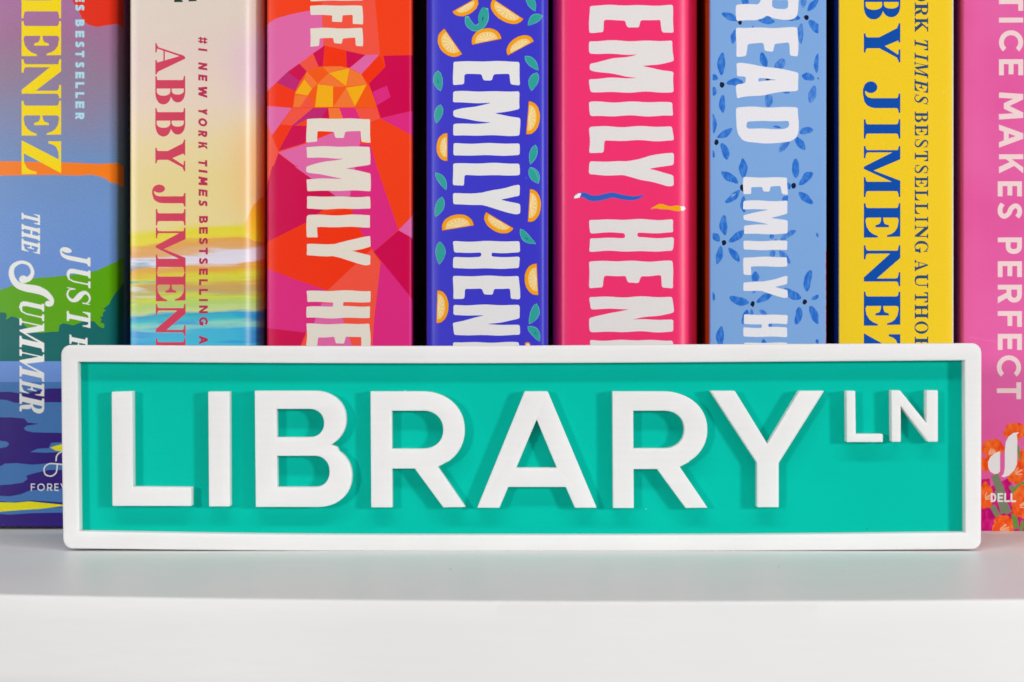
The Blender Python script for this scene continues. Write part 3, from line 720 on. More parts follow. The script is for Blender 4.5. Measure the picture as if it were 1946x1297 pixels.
    book('thick blue and violet paperback with mountain lake art, leftmost of the row', -62, 223, 50.8 * MM, None, L, ms, ms[11], ms[0], r=(1.2, .9), bulge=.5, zb=.6)
book1()

# --- book 2: beach at sunset
def book2():
    def bg(t, uv):
        sp = nn(t, 'ShaderNodeSeparateXYZ'); t.links.new(uv.outputs[0], sp.inputs[0])
        def noise(sx, sy, scale, det=3, off=0):
            mp = nn(t, 'ShaderNodeMapping'); mp.inputs['Scale'].default_value = (sx, sy, 1); mp.inputs['Location'].default_value = (off, off, 0); mp.inputs['Rotation'].default_value = (0, 0, R(4))
            t.links.new(uv.outputs[0], mp.inputs[0])
            n = nn(t, 'ShaderNodeTexNoise'); n.inputs['Scale'].default_value = scale; n.inputs['Detail'].default_value = det; t.links.new(mp.outputs[0], n.inputs['Vector']); return n.outputs[0]
        def ma(a, mul, b, op='MULTIPLY_ADD'):
            n = nn(t, 'ShaderNodeMath', operation=op)
            for i, v in enumerate((a, mul, b)):
                if v is None: continue
                if isinstance(v, (int, float)): n.inputs[i].default_value = v
                else: t.links.new(v, n.inputs[i])
            return n.outputs[0]
        v = ma(noise(1, 5, 5, 4), .05, sp.outputs[1]); v = ma(noise(1, 14, 12, 3, 3), .018, v); v = ma(v, -.034, None, 'ADD')
        v = ma(sp.outputs[0], .075, ma(v, -.0275, None, 'ADD'))
        r = ramp(t, [(0, (222, 208, 194)), (.11, (226, 204, 194)), (.2, (230, 208, 188)), (.27, (231, 211, 160)), (.34, (230, 210, 142)), (.425, (232, 212, 146)), (.438, (226, 214, 30)), (.456, (232, 214, 60)), (.466, (226, 160, 70)),
              (.476, (224, 170, 110)), (.482, (222, 214, 226)), (.502, (228, 222, 236)), (.508, (226, 160, 62)), (.52, (222, 190, 50)), (.532, (214, 214, 60)), (.545, (206, 160, 84)), (.556, (188, 170, 110)), (.566, (206, 214, 60)), (.578, (176, 206, 110)), (.590, (196, 214, 140)), (.597, (40, 160, 200)), (.612, (60, 190, 200)), (.622, (150, 214, 190)), (.634, (60, 178, 214)), (.66, (60, 186, 214)), (1, (50, 120, 190))])
        t.links.new(v, r.inputs[0]); col = r.outputs[0]
        def mix(fac, c, col):
            m = nn(t, 'ShaderNodeMix', data_type='RGBA'); m.inputs['B'].default_value = lin(c)
            t.links.new(fac, m.inputs['Factor']); t.links.new(col, m.inputs['A']); return m.outputs['Result']
        def mr(x, a, b, c, d):
            n = nn(t, 'ShaderNodeMapRange', interpolation_type='SMOOTHSTEP'); 
            for i, q in enumerate((a, b, c, d)): n.inputs[1 + i].default_value = q
            t.links.new(x, n.inputs[0]); return n.outputs[0]
        def mul(a, b): return ma(a, b, None, 'MULTIPLY')
        band = mul(mr(sp.outputs[1], .47, .50, 0, 1), mr(sp.outputs[1], .585, .60, 1, 0))
        left = mr(sp.outputs[0], .25, .36, 1, 0)
        col = mix(mul(mul(band, left), mr(noise(1, 9, 9, 4, 7), .55, .68, 0, .8)), (40, 160, 196), col)
        col = mix(mul(mul(band, left), mr(noise(1, 8, 8, 4, 11), .55, .66, 0, .75)), (216, 226, 222), col)
        low = mr(sp.outputs[1], .585, .605, 0, 1)
        col = mix(mul(low, mr(noise(1, 10, 7, 4, 17), .5, .68, 0, .85)), (46, 150, 220), col)
        right = mr(sp.outputs[0], .40, .5, 0, 1)
        col = mix(mul(mul(right, mr(sp.outputs[1], .02, .12, 0, 1)), mr(sp.outputs[1], .14, .24, .55, 0)), (222, 178, 214), col)
        col = mix(mul(mul(right, mr(sp.outputs[1], .2, .3, 0, .7)), mr(sp.outputs[1], .36, .45, 1, 0)), (250, 186, 130), col)
        col = mix(mul(mul(mr(sp.outputs[0], .45, .5, 0, .8), low), mr(noise(1, 6, 5, 2, 21), .4, .6, .4, 1)), (30, 84, 190), col)
        return col
    def sun(t, uv):
        sp = nn(t, 'ShaderNodeSeparateXYZ'); t.links.new(uv.outputs[0], sp.inputs[0])
        r = ramp(t, [(.37, (244, 150, 60)), (.41, (250, 176, 20)), (.455, (250, 206, 40))]); t.links.new(sp.outputs[1], r.inputs[0]); return r.outputs[0]
    ms = [paper_mat('beach_painting_print', build=bg, rough=.3, grain=.05, coat=.55), paper_mat('crimson_print', (208, 50, 84), rough=.3, coat=.4), paper_mat('dark_crimson_print', (182, 28, 78), rough=.3, coat=.4), paper_mat('dark_green_print', (28, 58, 46), rough=.3), paper_mat('sun_print', build=sun, rough=.3, coat=.4)]
    L = []
    L.append((4, [[(1, [(520, 372), (500, 376), (484, 388), (474, 405), (467, 425), (466, 440), (472, 452), (484, 458), (520, 460)])]]))
    L.append((3, did_text([('E', -58, 4.5)], 331, 373.5)))
    L.append((1, did_text([('A', 82, 142), ('B', 145, 199), ('B', 206, 260), ('Y', 265.6, 326)], 295, 352)))
    L.append((1, did_text([('J', 351, 393, 289), ('I', 397.7, 428.7), ('M', 433, 517.5), ('E', 518.5, 573), ('N', 578, 639), ('E', 643, 698)], 296, 352.7)))
    it = .13
    L.append((2, sans_text([('#',70,84.4),('1',91.8,98.3),('N',118.8,134.2),('E',141.6,155.2),('W',163,186.7),('Y',205.3,219.5),('O',224,241.7),('R',247.8,262),('K',269.5,284.5),('T',303,317.3)], 376.8, 393.9, 4.3, it)))
    L.append((2, sans_text([('I',322.5,329.5),('M',335.4,354),('E',359.5,374.5),('S',380,393.5)], 377.4, 394.4, 4.3, it)))
    L.append((2, sans_text([('B',411,424.7),('E',432,445),('S',452,465),('T',471,484),('S',490.5,502.7),('E',510.8,523),('L',531,542.6),('L',549.4,561),('I',568.8,572.8),('N',581,596),('G',603,620),('A',638,654.6)], 378.2, 395, 4.3)))
    book('cream and yellow paperback with beach painting and crimson serif lettering', 247, 498, 46 * MM, None, L, ms, ms[0], paper_mat('deep_red_cover', (150, 20, 60)), r=(.4, 5.2), bulge=.2)
book2()

# --- book 3: coloured facets
def book3():
    cols = dict(OR=(250, 62, 20), DO=(243, 50, 6), CR=(206, 0, 76), MG=(222, 40, 126), PK=(224, 102, 164), CO=(245, 82, 62), AM=(255, 172, 14), LO=(255, 118, 48), SO=(255, 88, 14), PL=(192, 34, 112))
    keys = list(cols); ms = [paper_mat('facet_print_' + k.lower(), c, grain=.06) for k, c in cols.items()] + [paper_mat('cream_print', (229, 220, 206), rough=.24)]
    for m, nme in zip(ms, ['orange_red','deep_orange','crimson','magenta','pink','coral','amber','light_orange','sun_orange','plum']): m.name = nme + '_facet_print'
    L = []; a = Z(490, 0, 3.815); b = Z(490, 320, 3.706)
    def A(k, *p): L.append((keys.index(k), [[(1, a(p))]]))
    def B(k, *p): L.append((keys.index(k), [[(1, b(p))]]))
    A('CO',(455,-280),(825,-280),(886,398),(780,400),(485,332),(465,300))
    A('PK',(-160,240),(62,180),(130,135),(250,102),(380,78),(460,60),(475,335),(400,390),(62,665),(-160,760))
    A('CR',(485,332),(400,388),(440,485),(470,485)); A('DO',(488,332),(640,370),(645,490),(470,485)); A('CR',(640,370),(780,400),(665,495),(645,490))
    A('PK',(780,400),(880,398),(750,540),(665,495)); A('DO',(880,398),(925,485),(805,605),(750,540)); A('CO',(400,388),(300,462),(355,520),(440,488))
    A('CR',(300,462),(215,522),(305,590),(355,520)); A('PL',(215,522),(135,598),(270,662),(305,590)); A('DO',(135,598),(62,665),(-100,740),(-100,770),(62,768),(255,780),(270,662))
    A('SO',(255,780),(262,700),(275,655),(305,595),(340,545),(355,520),(440,487),(470,484),(530,481),(600,484),(665,495),(715,518),(750,540),(788,600),(820,655),(850,730),(860,780))
    A('LO',(270,690),(362,692),(305,778),(255,778)); A('CO',(362,692),(400,778),(305,778)); A('AM',(270,680),(336,575),(392,645),(362,692)); A('LO',(336,570),(355,520),(435,608),(392,645))
    A('LO',(470,486),(600,482),(660,496),(515,532)); A('AM',(515,532),(665,496),(640,627)); A('LO',(435,606),(512,535),(637,630),(545,630)); A('LO',(664,500),(750,540),(790,615),(643,628))
    A('AM',(435,612),(545,628),(545,777),(415,777)); A('LO',(640,640),(704,772),(700,778),(545,778)); A('AM',(640,637),(788,616),(704,772))
    A('CR',(805,607),(925,485),(910,405),(1300,396),(1300,790),(1115,805),(890,858),(862,770)); A('MG',(832,668),(935,622),(962,705),(862,766))
    A('PK',(-100,762),(62,768),(245,785),(100,985),(62,890),(-100,700)); A('CO',(245,785),(400,785),(250,910),(165,905)); A('PL',(400,785),(512,785),(455,865),(350,868),(262,915),(250,910)); A('CR',(508,785),(520,868),(452,868))
    A('LO',(512,785),(590,785),(620,868),(520,868)); A('MG',(590,785),(705,785),(745,870),(620,868)); A('CO',(705,785),(860,782),(885,858),(815,890),(745,870))
    A('DO',(165,903),(258,912),(150,1095),(98,985)); A('CO',(-100,890),(62,895),(98,985),(150,1105),(80,1300),(-100,1300)); A('CR',(250,912),(352,915),(352,1035),(150,1095)); 
    A('CO',(352,880),(430,950),(352,1010)); A('DO',(420,945),(555,955),(425,1006),(330,1040))
    A('MG',(888,860),(1115,805),(1300,770),(1300,1060),(1125,985)); A('OR',(815,885),(888,862),(1125,985),(1300,1060),(1300,1310),(890,1310),(815,1060))
    A('PK',(148,1106),(350,1042),(560,958),(630,930),(745,930),(742,1060),(700,1215),(700,1310),(410,1310)); A('MG',(740,1045),(815,1050),(893,1310),(700,1310),(700,1215)); A('CR',(148,1113),(410,1308),(78,1308))
    B('CR',(-100,160),(58,150),(100,-15),(275,-15),(570,202),(345,385),(60,522),(-100,560)); B('PK',(262,-10),(685,-10),(655,150),(650,200),(560,205))
    B('MG',(685,-10),(838,-10),(990,432),(818,588),(740,470),(665,300),(648,200)); B('OR',(836,-10),(1300,-10),(1300,130),(1090,330),(990,436))
    B('PK',(990,436),(1090,335),(1160,270),(1160,530),(1090,493)); B('CR',(815,590),(990,438),(1100,498),(1300,600),(1300,1160),(1090,930))
    B('DO',(-100,560),(60,522),(345,380),(460,328),(620,285),(665,300),(740,470),(810,585),(490,862),(250,780),(62,705),(-100,660))
    B('MG',(-100,650),(62,705),(250,780),(490,862),(445,960),(395,1100),(335,1158),(62,1128),(-100,1120)); B('CR',(-100,1110),(62,1127),(338,1158),(200,1500),(-100,1500))
    B('CO',(490,862),(800,570),(868,672),(820,1060),(798,1500),(700,1500),(560,950)); B('PK',(448,952),(560,950),(680,1300),(720,1500),(400,1500),(392,1100)); B('CO',(335,1185),(350,1180),(400,1500),(200,1500))
    B('MG',(866,650),(1100,938),(1300,1170),(1300,1500),(790,1500),(820,1060))
    L.append((10, block_text([('I',-24,2),('F',11,46.7),('E',54,89)], 589.6, 689.7, 5, r=1.8, wob=.5)))
    L.append((10, block_text([('E',226,271),('M',279,363),('I',374,397.7),('L',409,452.5),('Y',449,505),('H',553,604.7),('E',616,662)], 582.5, 704, 8, r=2.0, wob=.6)))
    book('red and magenta paperback with angular facets around an orange half sun', 507, 784, 44.6 * MM, None, L, ms, ms[0], paper_mat('crimson_cover', (180, 10, 60)), r=(.5, .8), bulge=.25)
book3()

# --- book 4: violet with orange slices
def book4():
    ms = [paper_mat('violet_blue_print', (58, 54, 200), grain=.06, coat=.2)] + solid_mats(('white_print', (229, 227, 227)), ('orange_rind_print', (255, 160, 18)), ('orange_flesh_print', (252, 202, 124)), ('orange_ray_print', (254, 230, 182)), ('teal_leaf_print', (46, 160, 152)), ('leaf_edge_print', (116, 186, 196)), ('rind_outline_print', (158, 84, 90)), ('leaf_vein_print', (14, 60, 110)), grain=.05)
    L = []; A = Z(790, 0, 3.814); B = Z(790, 320, 3.707); rnd = random.Random(4)
    def slice_(f, x0, y0, x1, y1, bx_, by_):
        (p, q, m) = f([(x0, y0), (x1, y1), (bx_, by_)])
        c = np.array([(p[0] + q[0]) / 2, (p[1] + q[1]) / 2]); u = np.array(q) - np.array(p); hw = np.linalg.norm(u) / 2; u = u / (2 * hw)
        n = np.array([-u[1], u[0]]); d = float((np.array(m) - c) @ n)
        if d < 0: n = -n; d = -d
        sk = float((np.array(m) - c) @ u) * .35
        def half(rw, rd, off=0, jig=0, n_=22):
            pts = []
            for i in range(n_ + 1):
                th = math.pi * i / n_; cx, sy = math.cos(th), math.sin(th)
                e = cx * rw + sk * sy; dd = sy ** .82 * rd + off
                pp = c + u * (-e) + n * dd + np.array((rnd.uniform(-jig, jig), rnd.uniform(-jig, jig))); pts.append((float(pp[0]), float(pp[1])))
            return pts
        L.append((7, [[(1, half(hw + .9, d + .9, -.8, .25))]])); L.append((2, [[(1, half(hw, d, 0, .3))]]))
        ins = 7.6
        L.append((3, [[(1, half(hw - ins * .9, d - ins + .2, .9, .15))]]))
        for k in range(1, 7):
            th = math.pi * k / 7; e = -math.cos(th); s_ = math.sin(th)
            tip = c + u * (e * (hw - ins - 2) + sk * s_) + n * (s_ ** .82 * (d - ins - 2.6) + 1)
            cc = c + n * 1.6 + u * sk * .3
            dr = tip - cc; ln = np.linalg.norm(dr); dr = dr / ln; nn_ = np.array([-dr[1], dr[0]])
            L.append((4, [[(1, [tuple(cc + nn_ * .25), tuple(tip + nn_ * .95), tuple(tip - nn_ * .95), tuple(cc - nn_ * .25)])]]))
    for a in [(268,85,442,-12,385,105),(560,-5,778,138,625,150),(208,210,334,392,190,370),(410,324,620,282,500,208),(668,402,855,300,700,290),(822,736,802,972,900,855),(228,968,228,1166,150,1060)]: slice_(A, *a)
    for a in [(188,438,407,402,290,326),(497,312,687,424,560,445),(806,148,792,376,882,262),(852,674,862,892,768,790),(152,862,146,1090,230,980),(770,1245,805,1238,788,1226)]: slice_(B, *a)
    def leaf(f, x0, y0, x1, y1, w, vein=False):
        p, q = f([(x0, y0), (x1, y1)]); p = np.array(p); q = np.array(q); u = q - p; ln = np.linalg.norm(u); u = u / ln; n = np.array([-u[1], u[0]]); w = w / 3.8 / 2
        bend = rnd.uniform(-.12, .12) * ln
        def lf(g):
            pts = []
            for s in (1, -1):
                for i in range(9):
                    t = i / 8 if s > 0 else 1 - i / 8
                    h = math.sin(math.pi * t ** .85) ** .8 * (w + g) ; pp = p + u * (t * ln + (t - .5) * 2 * g) + n * (s * h + bend * math.sin(math.pi * t)) + np.array((rnd.uniform(-.2, .2), rnd.uniform(-.2, .2)))
                    if not (s < 0 and i in (0, 8)): pts.append((float(pp[0]), float(pp[1])))
            return pts
        L.append((6, [[(1, lf(.75))]])); L.append((5, [[(1, lf(-.1))]]))
        if vein:
            c = p + u * ln * .4 + n * bend; L.append((8, [[(1, [tuple(c), tuple(c + u * ln * .12 + n * .9), tuple(c + u * ln * .26), tuple(c + u * ln * .12 - n * .5)])]]))
    for a in [(806,-30,866,80,56),(918,112,814,184,58),(160,514,180,660,66,1),(793,408,888,508,54),(880,528,838,658,66),(180,760,148,892,56),(868,1052,832,1190,52),(830,1215,888,1330,56)]: leaf(A, *a)
    for a in [(140,32,214,152,50),(186,203,138,342,60),(805,-5,865,108,52),(738,428,846,532,52,1),(170,518,165,677,68),(850,956,800,1097,62),(790,1116,872,1220,56,1)]: leaf(B, *a)
    tw = stroke([(372,128,22),(385,170,46),(425,205,40),(470,190,42),(500,140,46),(508,70,30)], 40, 5); tw2 = stroke([(472,190,20),(470,130,36),(490,75,36),(505,60,14)], 30, 5)
    L.append((6, [[(1, A(pl)) for sg, pl in stroke([(370,120,26),(385,170,52),(425,205,46),(470,190,50),(502,140,52),(508,60,34)], 40, 5)]])); L.append((5, [[(1, A(pl)) for sg, pl in tw + tw2]]))
    L.append((8, [[(1, A([(484,120),(492,135),(480,160)]))]]))
    L.append((1, block_text([('E',117,162),('M',174,258),('I',272.7,296),('L',310.7,353.7),('Y',352,408),('H',459,510.7),('E',525,569.5),('N',580,637.5),('N',651,708)], 861, 988, 21, r=4, wob=.55)))
    book('violet blue paperback printed with orange slices and teal leaves', 810, 1042, 40.5 * MM, None, L, ms, ms[0], ms[0], r=(1.6, 1.6), bulge=.5)
book4()

# --- book 5: pink
def book5():
    ms = [paper_mat('hot_pink_print', (244, 46, 110), grain=.04, rough=.30, coat=.35)] + solid_mats(('white_print_raised', (229, 224, 222)), ('blue_stroke_print', (46, 98, 190)), ('orange_stroke_print', (255, 168, 20)), ('foil_tip_print', (246, 246, 250)), ('deep_blue_print', (28, 66, 150)), rough=.26)
    L = []; B = Z(1040, 320, 3.706)
    L.append((1, block_text([('E',10.5,63),('M',78,175.6),('I',194,221),('L',241,291.4),('Y',289.6,354.5),('H',417.7,477.9),('E',496.7,548.6),('N',564.7,631),('N',647,713)], 1120, 1280, 31, r=4.2, wob=.75)))
    L.append((2, [[(1, B(pl)) for sg, pl in stroke([(182,210,4),(215,192,26),(260,188,34),(300,208,42),(350,212,40),(410,200,40),(460,190,36),(530,204,34),(600,212,30),(650,203,20),(682,186,3)], 30, 5)]]))
    L.append((4, [[(1, B([(186,212),(196,192),(222,176),(240,178),(228,206),(205,211)]))]]))
    L.append((3, [[(1, B(pl)) for sg, pl in stroke([(728,288,3),(760,275,16),(800,270,38),(860,280,24),(910,282,40),(945,284,34),(965,285,20)], 30, 5)]]))
    L.append((4, [[(1, B([(940,270),(968,268),(980,284),(962,299),(945,299)]))]]))
    book('hot pink paperback with large white hand-cut capitals and two thin squiggles', 1051, 1328, 47.3 * MM, None, L, ms, ms[0], ms[0], r=(2.6, 4.6), bulge=.4)
book5()

# --- book 6: light blue with flowers
def book6():
    ms = [paper_mat('sky_blue_print', (126, 168, 222), grain=.04)] + solid_mats(('white_title_print', (231, 230, 236)), ('petal_blue_print', (40, 112, 204)), ('petal_mid_blue_print', (66, 126, 210)), ('flower_centre_print', (12, 28, 60)), ('lavender_edge_print', (146, 130, 196)), ('orange_side_print', (222, 88, 20)), ('red_worn_edge_print', (196, 60, 90)), grain=.05)
    def brushed(a, b):
        def f(t, uv):
            mp = nn(t, 'ShaderNodeMapping'); mp.inputs['Scale'].default_value = (150, 70, 1); mp.inputs['Rotation'].default_value = (0, 0, .5); t.links.new(uv.outputs[0], mp.inputs[0])
            n = nn(t, 'ShaderNodeTexNoise'); n.inputs['Scale'].default_value = 1; n.inputs['Detail'].default_value = 4; t.links.new(mp.outputs[0], n.inputs['Vector'])
            q = ramp(t, [(.42, a), (.66, b)]); t.links.new(n.outputs[0], q.inputs[0]); return q.outputs[0]
        return f
    ms[2] = paper_mat('petal_blue_print', build=brushed((36, 106, 202), (72, 136, 216))); ms[3] = paper_mat('petal_mid_blue_print', build=brushed((58, 118, 206), (98, 152, 220)))
    L = []; A = Z(1320, 0, 3.814); B = Z(1320, 320, 3.707); rnd = random.Random(9)
    x_lo, x_hi = 1354.2, 1555.8
    def clip(pl): return [(min(max(x, x_lo), x_hi), y) for x, y in pl]
    def petal(f, x0, y0, x1, y1, w, m=2):
        p, q = (np.array(v) for v in f([(x0, y0), (x1, y1)])); u = q - p; ln = np.linalg.norm(u); u = u / ln; n = np.array([-u[1], u[0]]); w = w / 3.8 / 2
        pts = []; ph = rnd.uniform(0, 6); bend = rnd.uniform(-.07, .07) * ln
        for s in (1, -1):
            for i in range(10):
                t = i / 9 if s > 0 else 1 - i / 9
                h = (math.sin(math.pi * min(1, max(0, t * .94 + .03)))) ** .62 * w * (1 + .08 * math.sin(t * 9 + ph))
                pp = p + u * t * ln + n * (s * h + bend * math.sin(math.pi * t)); pts.append((float(pp[0]), float(pp[1])))
        pts = clip(pts)
        if max(x for x, y in pts) - min(x for x, y in pts) > .3: L.append((m, [[(1, pts)]]))
    for a in [(198,98,312,150,50),(460,140,580,158,44),(520,105,520,165,70),(668,140,765,132,44),(300,215,275,318,46),(350,-30,378,45,52),(820,80,895,-5,46),(785,-30,785,60,44,3),(830,150,900,240,60),(775,172,770,318,48,3),
              (203,382,195,546,56),(486,382,520,490,52),(650,430,585,505,66,3),(120,548,168,575,44),(232,605,352,598,52),(140,630,140,696,36),(205,690,205,818,46),(895,390,885,530,36),(778,550,868,575,56),(870,622,838,748,56,3),
              (538,680,535,778,62,3),(640,668,690,672,26),(130,825,140,968,36),(165,998,272,932,48),(195,1040,235,1158,54),(130,1090,140,1145,24),(762,965,858,940,52),(690,1028,612,1105,46,3),(725,992,800,1088,52),(570,918,625,930,16),
              (348,1150,355,1290,50),(195,1245,300,1320,46),(733,1152,735,1290,54),(780,1300,855,1252,44),(415,195,430,195,14)]: petal(A, *a)
    for a in [(190,30,305,105,50),(340,-60,348,75,48),(712,-60,712,68,50),(832,32,735,118,46),(735,170,832,250,54),(318,155,217,243,48),(345,198,350,312,42),(655,195,620,240,40),(208,332,215,472,58),(120,462,175,515,50),(350,440,243,520,52),(185,548,158,675,48),(240,562,315,658,50),
              (545,462,545,498,34),(712,440,605,508,44,3),(555,578,545,628,44,3),(598,582,672,670,46,3),(430,728,420,815,54),(120,870,138,932,30),(246,908,382,948,62),(438,945,548,885,48),(372,998,338,1100,44),(402,992,390,1060,30,3),(455,1000,515,1040,30,3),
              (820,718,790,868,56),(632,850,750,918,62),(825,925,880,895,30),(738,978,715,1100,54),(815,972,872,1098,60),(190,1115,185,1262,56),(485,1205,485,1250,36),(860,1205,868,1240,26),(862,455,868,488,18),(520,1098,545,1115,24),(415,868,422,880,26),(655,100,670,150,30)]: petal(B, *a)
    def dot(f, x, y, r):
        cx, cy = f([(x, y)])[0]; pts = [(cx + r / 3.8 * math.cos(i * .7) * (.8 + .4 * rnd.random()), cy + r / 3.8 * 1.25 * math.sin(i * .7) * (.8 + .4 * rnd.random())) for i in range(9)]; L.append((4, [[(1, clip(pts))]]))
    for x, y, r in [(810,128,17),(330,162,14),(198,615,18),(158,1035,17),(530,580,14),(897,570,6)]: dot(A, x, y, r)
    for x, y, r in [(338,138,20),(697,125,18),(207,524,17),(410,955,17),(776,942,16),(570,512,8)]: dot(B, x, y, r)
    for pc in ([(262,185),(290,176),(285,192),(255,205)],): L.append((0, [[(1, B(pc))]]))
    L.append((5, [[(1, [(1200, -75), (1348.6, -75), (1348.9, 700), (1348.2, 1200), (1200, 1200)])]]))
    L.append((6, [[(1, [(1200, -75), (1342.5, -75), (1342.5, 1200), (1200, 1200)])]]))
    # worn right edge of the card
    w = [(1570.6, 480)]; y = 480
    while y < 700: w.append((1571.2 - rnd.uniform(.4, 2.4), y)); y += rnd.uniform(3, 9)
    L.append((7, [[(1, [(1575, 470)] + w[1:] + [(1575, 705)])]]))
    L.append((1, block_text([('R',-24,40.5),('E',53,108),('A',120,188),('D',204,272)], 1399.4, 1517, 41, r=4, wob=.7)))
    L.append((1, block_text([('E',337.5,370.4),('M',382,445),('I',458,475.6),('L',489,522.5),('Y',525,566.8),('H',598.6,640.5),('E',652,685)], 1413, 1496.7, 42, r=2.8, wob=.6)))
    book('light blue paperback patterned with dark blue brushed flowers', 1348.5, 1571, 43.5 * MM, None, L, ms, ms[6], ms[7], r=(.5, .35), bulge=.15)
book6()

# --- book 7: yellow
def book7():
    ms = [paper_mat('yellow_cover_print', (240, 202, 36), grain=.05)] + solid_mats(('royal_blue_print', (6, 76, 168)), ('slate_blue_print', (38, 72, 112)), ('side_blue_print', (14, 58, 150)), ('worn_white_edge', (214, 224, 222)), grain=.04)
    L = []; rnd = random.Random(6)
    L.append((3, [[(1, [(1400, -75), (1593.8, -75), (1594.2, 1200), (1400, 1200)])]]))
    e = [(1810.6 + rnd.uniform(-.35, .35), y) for y in range(-75, 1190, 9)]
    L.append((4, [[(1, [(1840, -76)] + e + [(1840, 1195)])]]))
    L.append((1, did_text([('B', -22, 37.5), ('Y', 44.6, 119), ('J', 154.7, 215, 1640), ('I', 227, 264), ('M', 278, 374.8), ('E', 386.6, 452), ('N', 466.5, 544.4), ('E', 554.7, 619.4), ('Z', 633.7, 698)], 1641.6, 1711)))
    S = DIS
    L.append((2, did_text([('O',-22,3),('R',5,31.5),('K',34,61),('T',72,97,1738,.22),('I',100,118,1738,.22),('M',117,150,1738,.22),('E',150,178,1738,.22),('S',178,201,1738,.22),('B',212,233),('E',237,258),('S',264,282),('T',287,307),('S',313,331),('E',335,356),('L',361,381.5),('L',386,407),('I',412.5,422.5),('N',428,453.5),('G',458,482),('A',494,516),('U',521,548),('T',555.5,575.5),('H',579,606),('O',611,635),('R',640,666)], 1738.4, 1764, S)))
    book('bright yellow paperback with bold royal blue serif lettering', 1594, 1813, 41 * MM, None, L, ms, ms[3], ms[1], r=(.4, .45), bulge=.2)
book7()

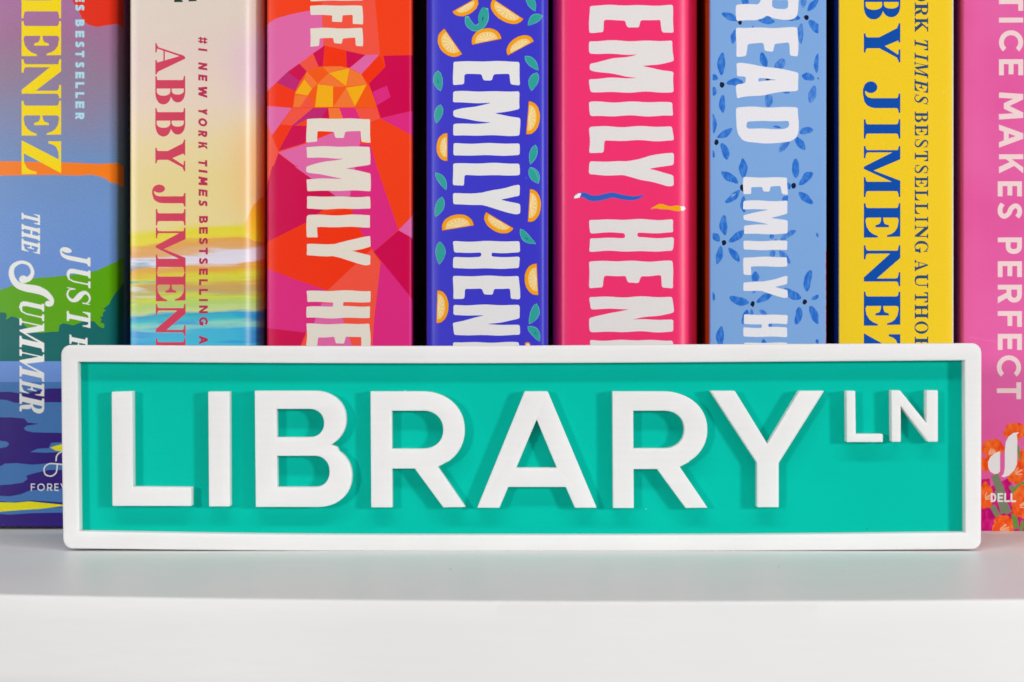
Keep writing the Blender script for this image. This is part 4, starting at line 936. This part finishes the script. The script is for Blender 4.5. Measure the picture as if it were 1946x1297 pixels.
# --- book 8: pink with poppies
def book8():
    def bg(t, uv):
        n = nn(t, 'ShaderNodeTexNoise'); n.inputs['Scale'].default_value = 6; n.inputs['Detail'].default_value = 2; t.links.new(uv.outputs[0], n.inputs['Vector'])
        r = ramp(t, [(.3, (222, 86, 156)), (.7, (226, 100, 166))]); t.links.new(n.outputs[0], r.inputs[0]); return r.outputs[0]
    ms = [paper_mat('orchid_pink_print', build=bg, grain=.05)] + solid_mats(('blush_print', (236, 208, 208)), ('orange_poppy_print', (248, 96, 32)), ('peach_petal_print', (252, 168, 130)), ('magenta_ground_print', (196, 4, 116)), ('sage_stem_print', (122, 132, 104)), ('green_stem_print', (104, 146, 62)), ('publisher_white_print', (232, 228, 228)), ('wear_print', (232, 132, 186)), grain=.05)
    L = []; C = Z(1780, 680, 3.415); rnd = random.Random(12)
    def poly(m, pts): L.append((m, [[(1, C(pts))]]))
    poly(4, [(-100,800),(300,790),(345,785),(350,840),(430,800),(470,780),(500,850),(900,800),(900,1300),(-100,1300)])
    for p in [(375,760,430,900,50),(400,860,440,1010,46),(360,960,400,1030,36),(430,930,470,1010,40),(480,830,520,900,30)]:
        L.append((5, [[(1, C(pl)) for sg, pl in stroke([(p[0],p[1]),((p[0]+p[2])/2,(p[1]+p[3])/2),(p[2],p[3])], p[4], 3)]]))
    for p in [(560,800,500,880,36),(500,1010,520,1110,34),(560,1060,545,1140,20),(525,570,545,680,16),(298,640,300,680,8)]:
        L.append((6, [[(1, C(pl)) for sg, pl in stroke([(p[0],p[1]),((p[0]+p[2])/2,(p[1]+p[3])/2),(p[2],p[3])], p[4], 3)]]))
    def pm(a, b, c):
        def f(t, uv):
            mp = nn(t, 'ShaderNodeMapping'); mp.inputs['Scale'].default_value = (110, 60, 1); mp.inputs['Rotation'].default_value = (0, 0, .8); t.links.new(uv.outputs[0], mp.inputs[0])
            n = nn(t, 'ShaderNodeTexNoise'); n.inputs['Scale'].default_value = 1; n.inputs['Detail'].default_value = 3; t.links.new(mp.outputs[0], n.inputs['Vector'])
            q = ramp(t, [(.36, a), (.52, b), (.68, c)]); t.links.new(n.outputs[0], q.inputs[0]); return q.outputs[0]
        return f
    ms[2] = paper_mat('orange_poppy_print', build=pm((232, 66, 16), (250, 98, 30), (255, 124, 52)))
    ms[4] = paper_mat('magenta_ground_print', build=pm((176, 0, 104), (198, 4, 116), (212, 40, 134)))
    ms.append(paper_mat('dark_orange_petal_print', build=pm((220, 54, 18), (232, 66, 22), (242, 82, 28)))); DO = len(ms) - 1
    def poppy(cx, cy, rx, ry):
        n = 5; ph = rnd.uniform(0, 6)
        for k in range(n):
            a = ph + k * 2 * math.pi / n; px_, py_ = cx + rx * .42 * math.cos(a), cy + ry * .42 * math.sin(a)
            pts = [(px_ + rx * .62 * math.cos(b) * (1 + .10 * math.sin(3 * b + k)), py_ + ry * .60 * math.sin(b) * (1 + .10 * math.cos(2 * b + k))) for b in [i * .35 for i in range(18)]]
            poly(2, pts)
            # crease between petals
            e = a + math.pi / n
            poly(DO, [(cx + rx * .25 * math.cos(e), cy + ry * .25 * math.sin(e)), (cx + rx * .8 * math.cos(e + .07), cy + ry * .8 * math.sin(e + .07)), (cx + rx * .85 * math.cos(e - .05), cy + ry * .85 * math.sin(e - .05))])
    for a in [(505,480,72,60),(365,590,72,66),(320,690,40,50),(320,900,45,90),(520,740,66,82),(550,940,66,110),(430,1110,72,90),(590,640,50,60)]: poppy(*a)
    for cx, cy, w in [(352,618,30),(330,905,34),(525,745,30),(430,1112,36),(552,962,26)]:
        for k in range(4):
            a = rnd.uniform(-.5, .3) + k * .5; x2, y2 = cx + w * math.cos(a) * 1.1, cy - w * math.sin(a) * .9
            poly(3, [(cx - w * .5, cy + w * .3 - k * 5), (x2, y2 - 5), (x2 + 5, y2 + 4), (cx - w * .4, cy + w * .55 - k * 5)])
    L.append((1, sans_text([('T',-14,21),('I',34,43.2),('C',58,99),('E',113,143.5),('M',176,227.6),('A',237,281),('K',293.7,329.7)], 1898.6, 1944.4, 9.2)))
    L.append((1, sans_text([('E',345,373.6),('S',386,416.6),('P',451.8,483),('E',497,527),('R',541.7,576.8),('F',591.7,621.6),('E',635,665.5)], 1896.4, 1942, 9.0)))
    L.append((1, sans_text([('C',675.8,717.5),('T',726.8,759)], 1894.6, 1940.4, 8.8)))
    # publisher's mark: a half leaf and a swash
    poly(7, [(412,607),(380,620),(350,645),(334,680),(336,715),(350,742),(378,757),(400,752),(412,738)])
    poly(7, [(537,486),(520,500),(524,540),(522,690),(505,730),(470,765),(440,777),(420,772),(436,755),(443,715),(443,600),(450,545),(470,510),(500,488)])
    L.append((7, [across(sans(ch, 10.5, 17, 3.4), x0, 954.6) for ch, x0 in [('D',1883),('E',1896),('L',1908.5),('L',1920.5)]]))
    x = 1842; w = []
    while x < 1900: w.append((x, 641 + (x - 1842) * .16 + rnd.uniform(-1.3, 1.3))); x += rnd.uniform(2, 5)
    L.append((8, [[(1, w + [(a, b + rnd.uniform(.5, 1.1)) for a, b in w[::-1]])]]))
    book('orchid pink paperback with pale capitals and orange poppies, rightmost of the row', 1827, 2075, 46.4 * MM, None, L, ms, ms[0], ms[0], r=(1.0, 1.6), bulge=.5, zb=0.05)
book8()
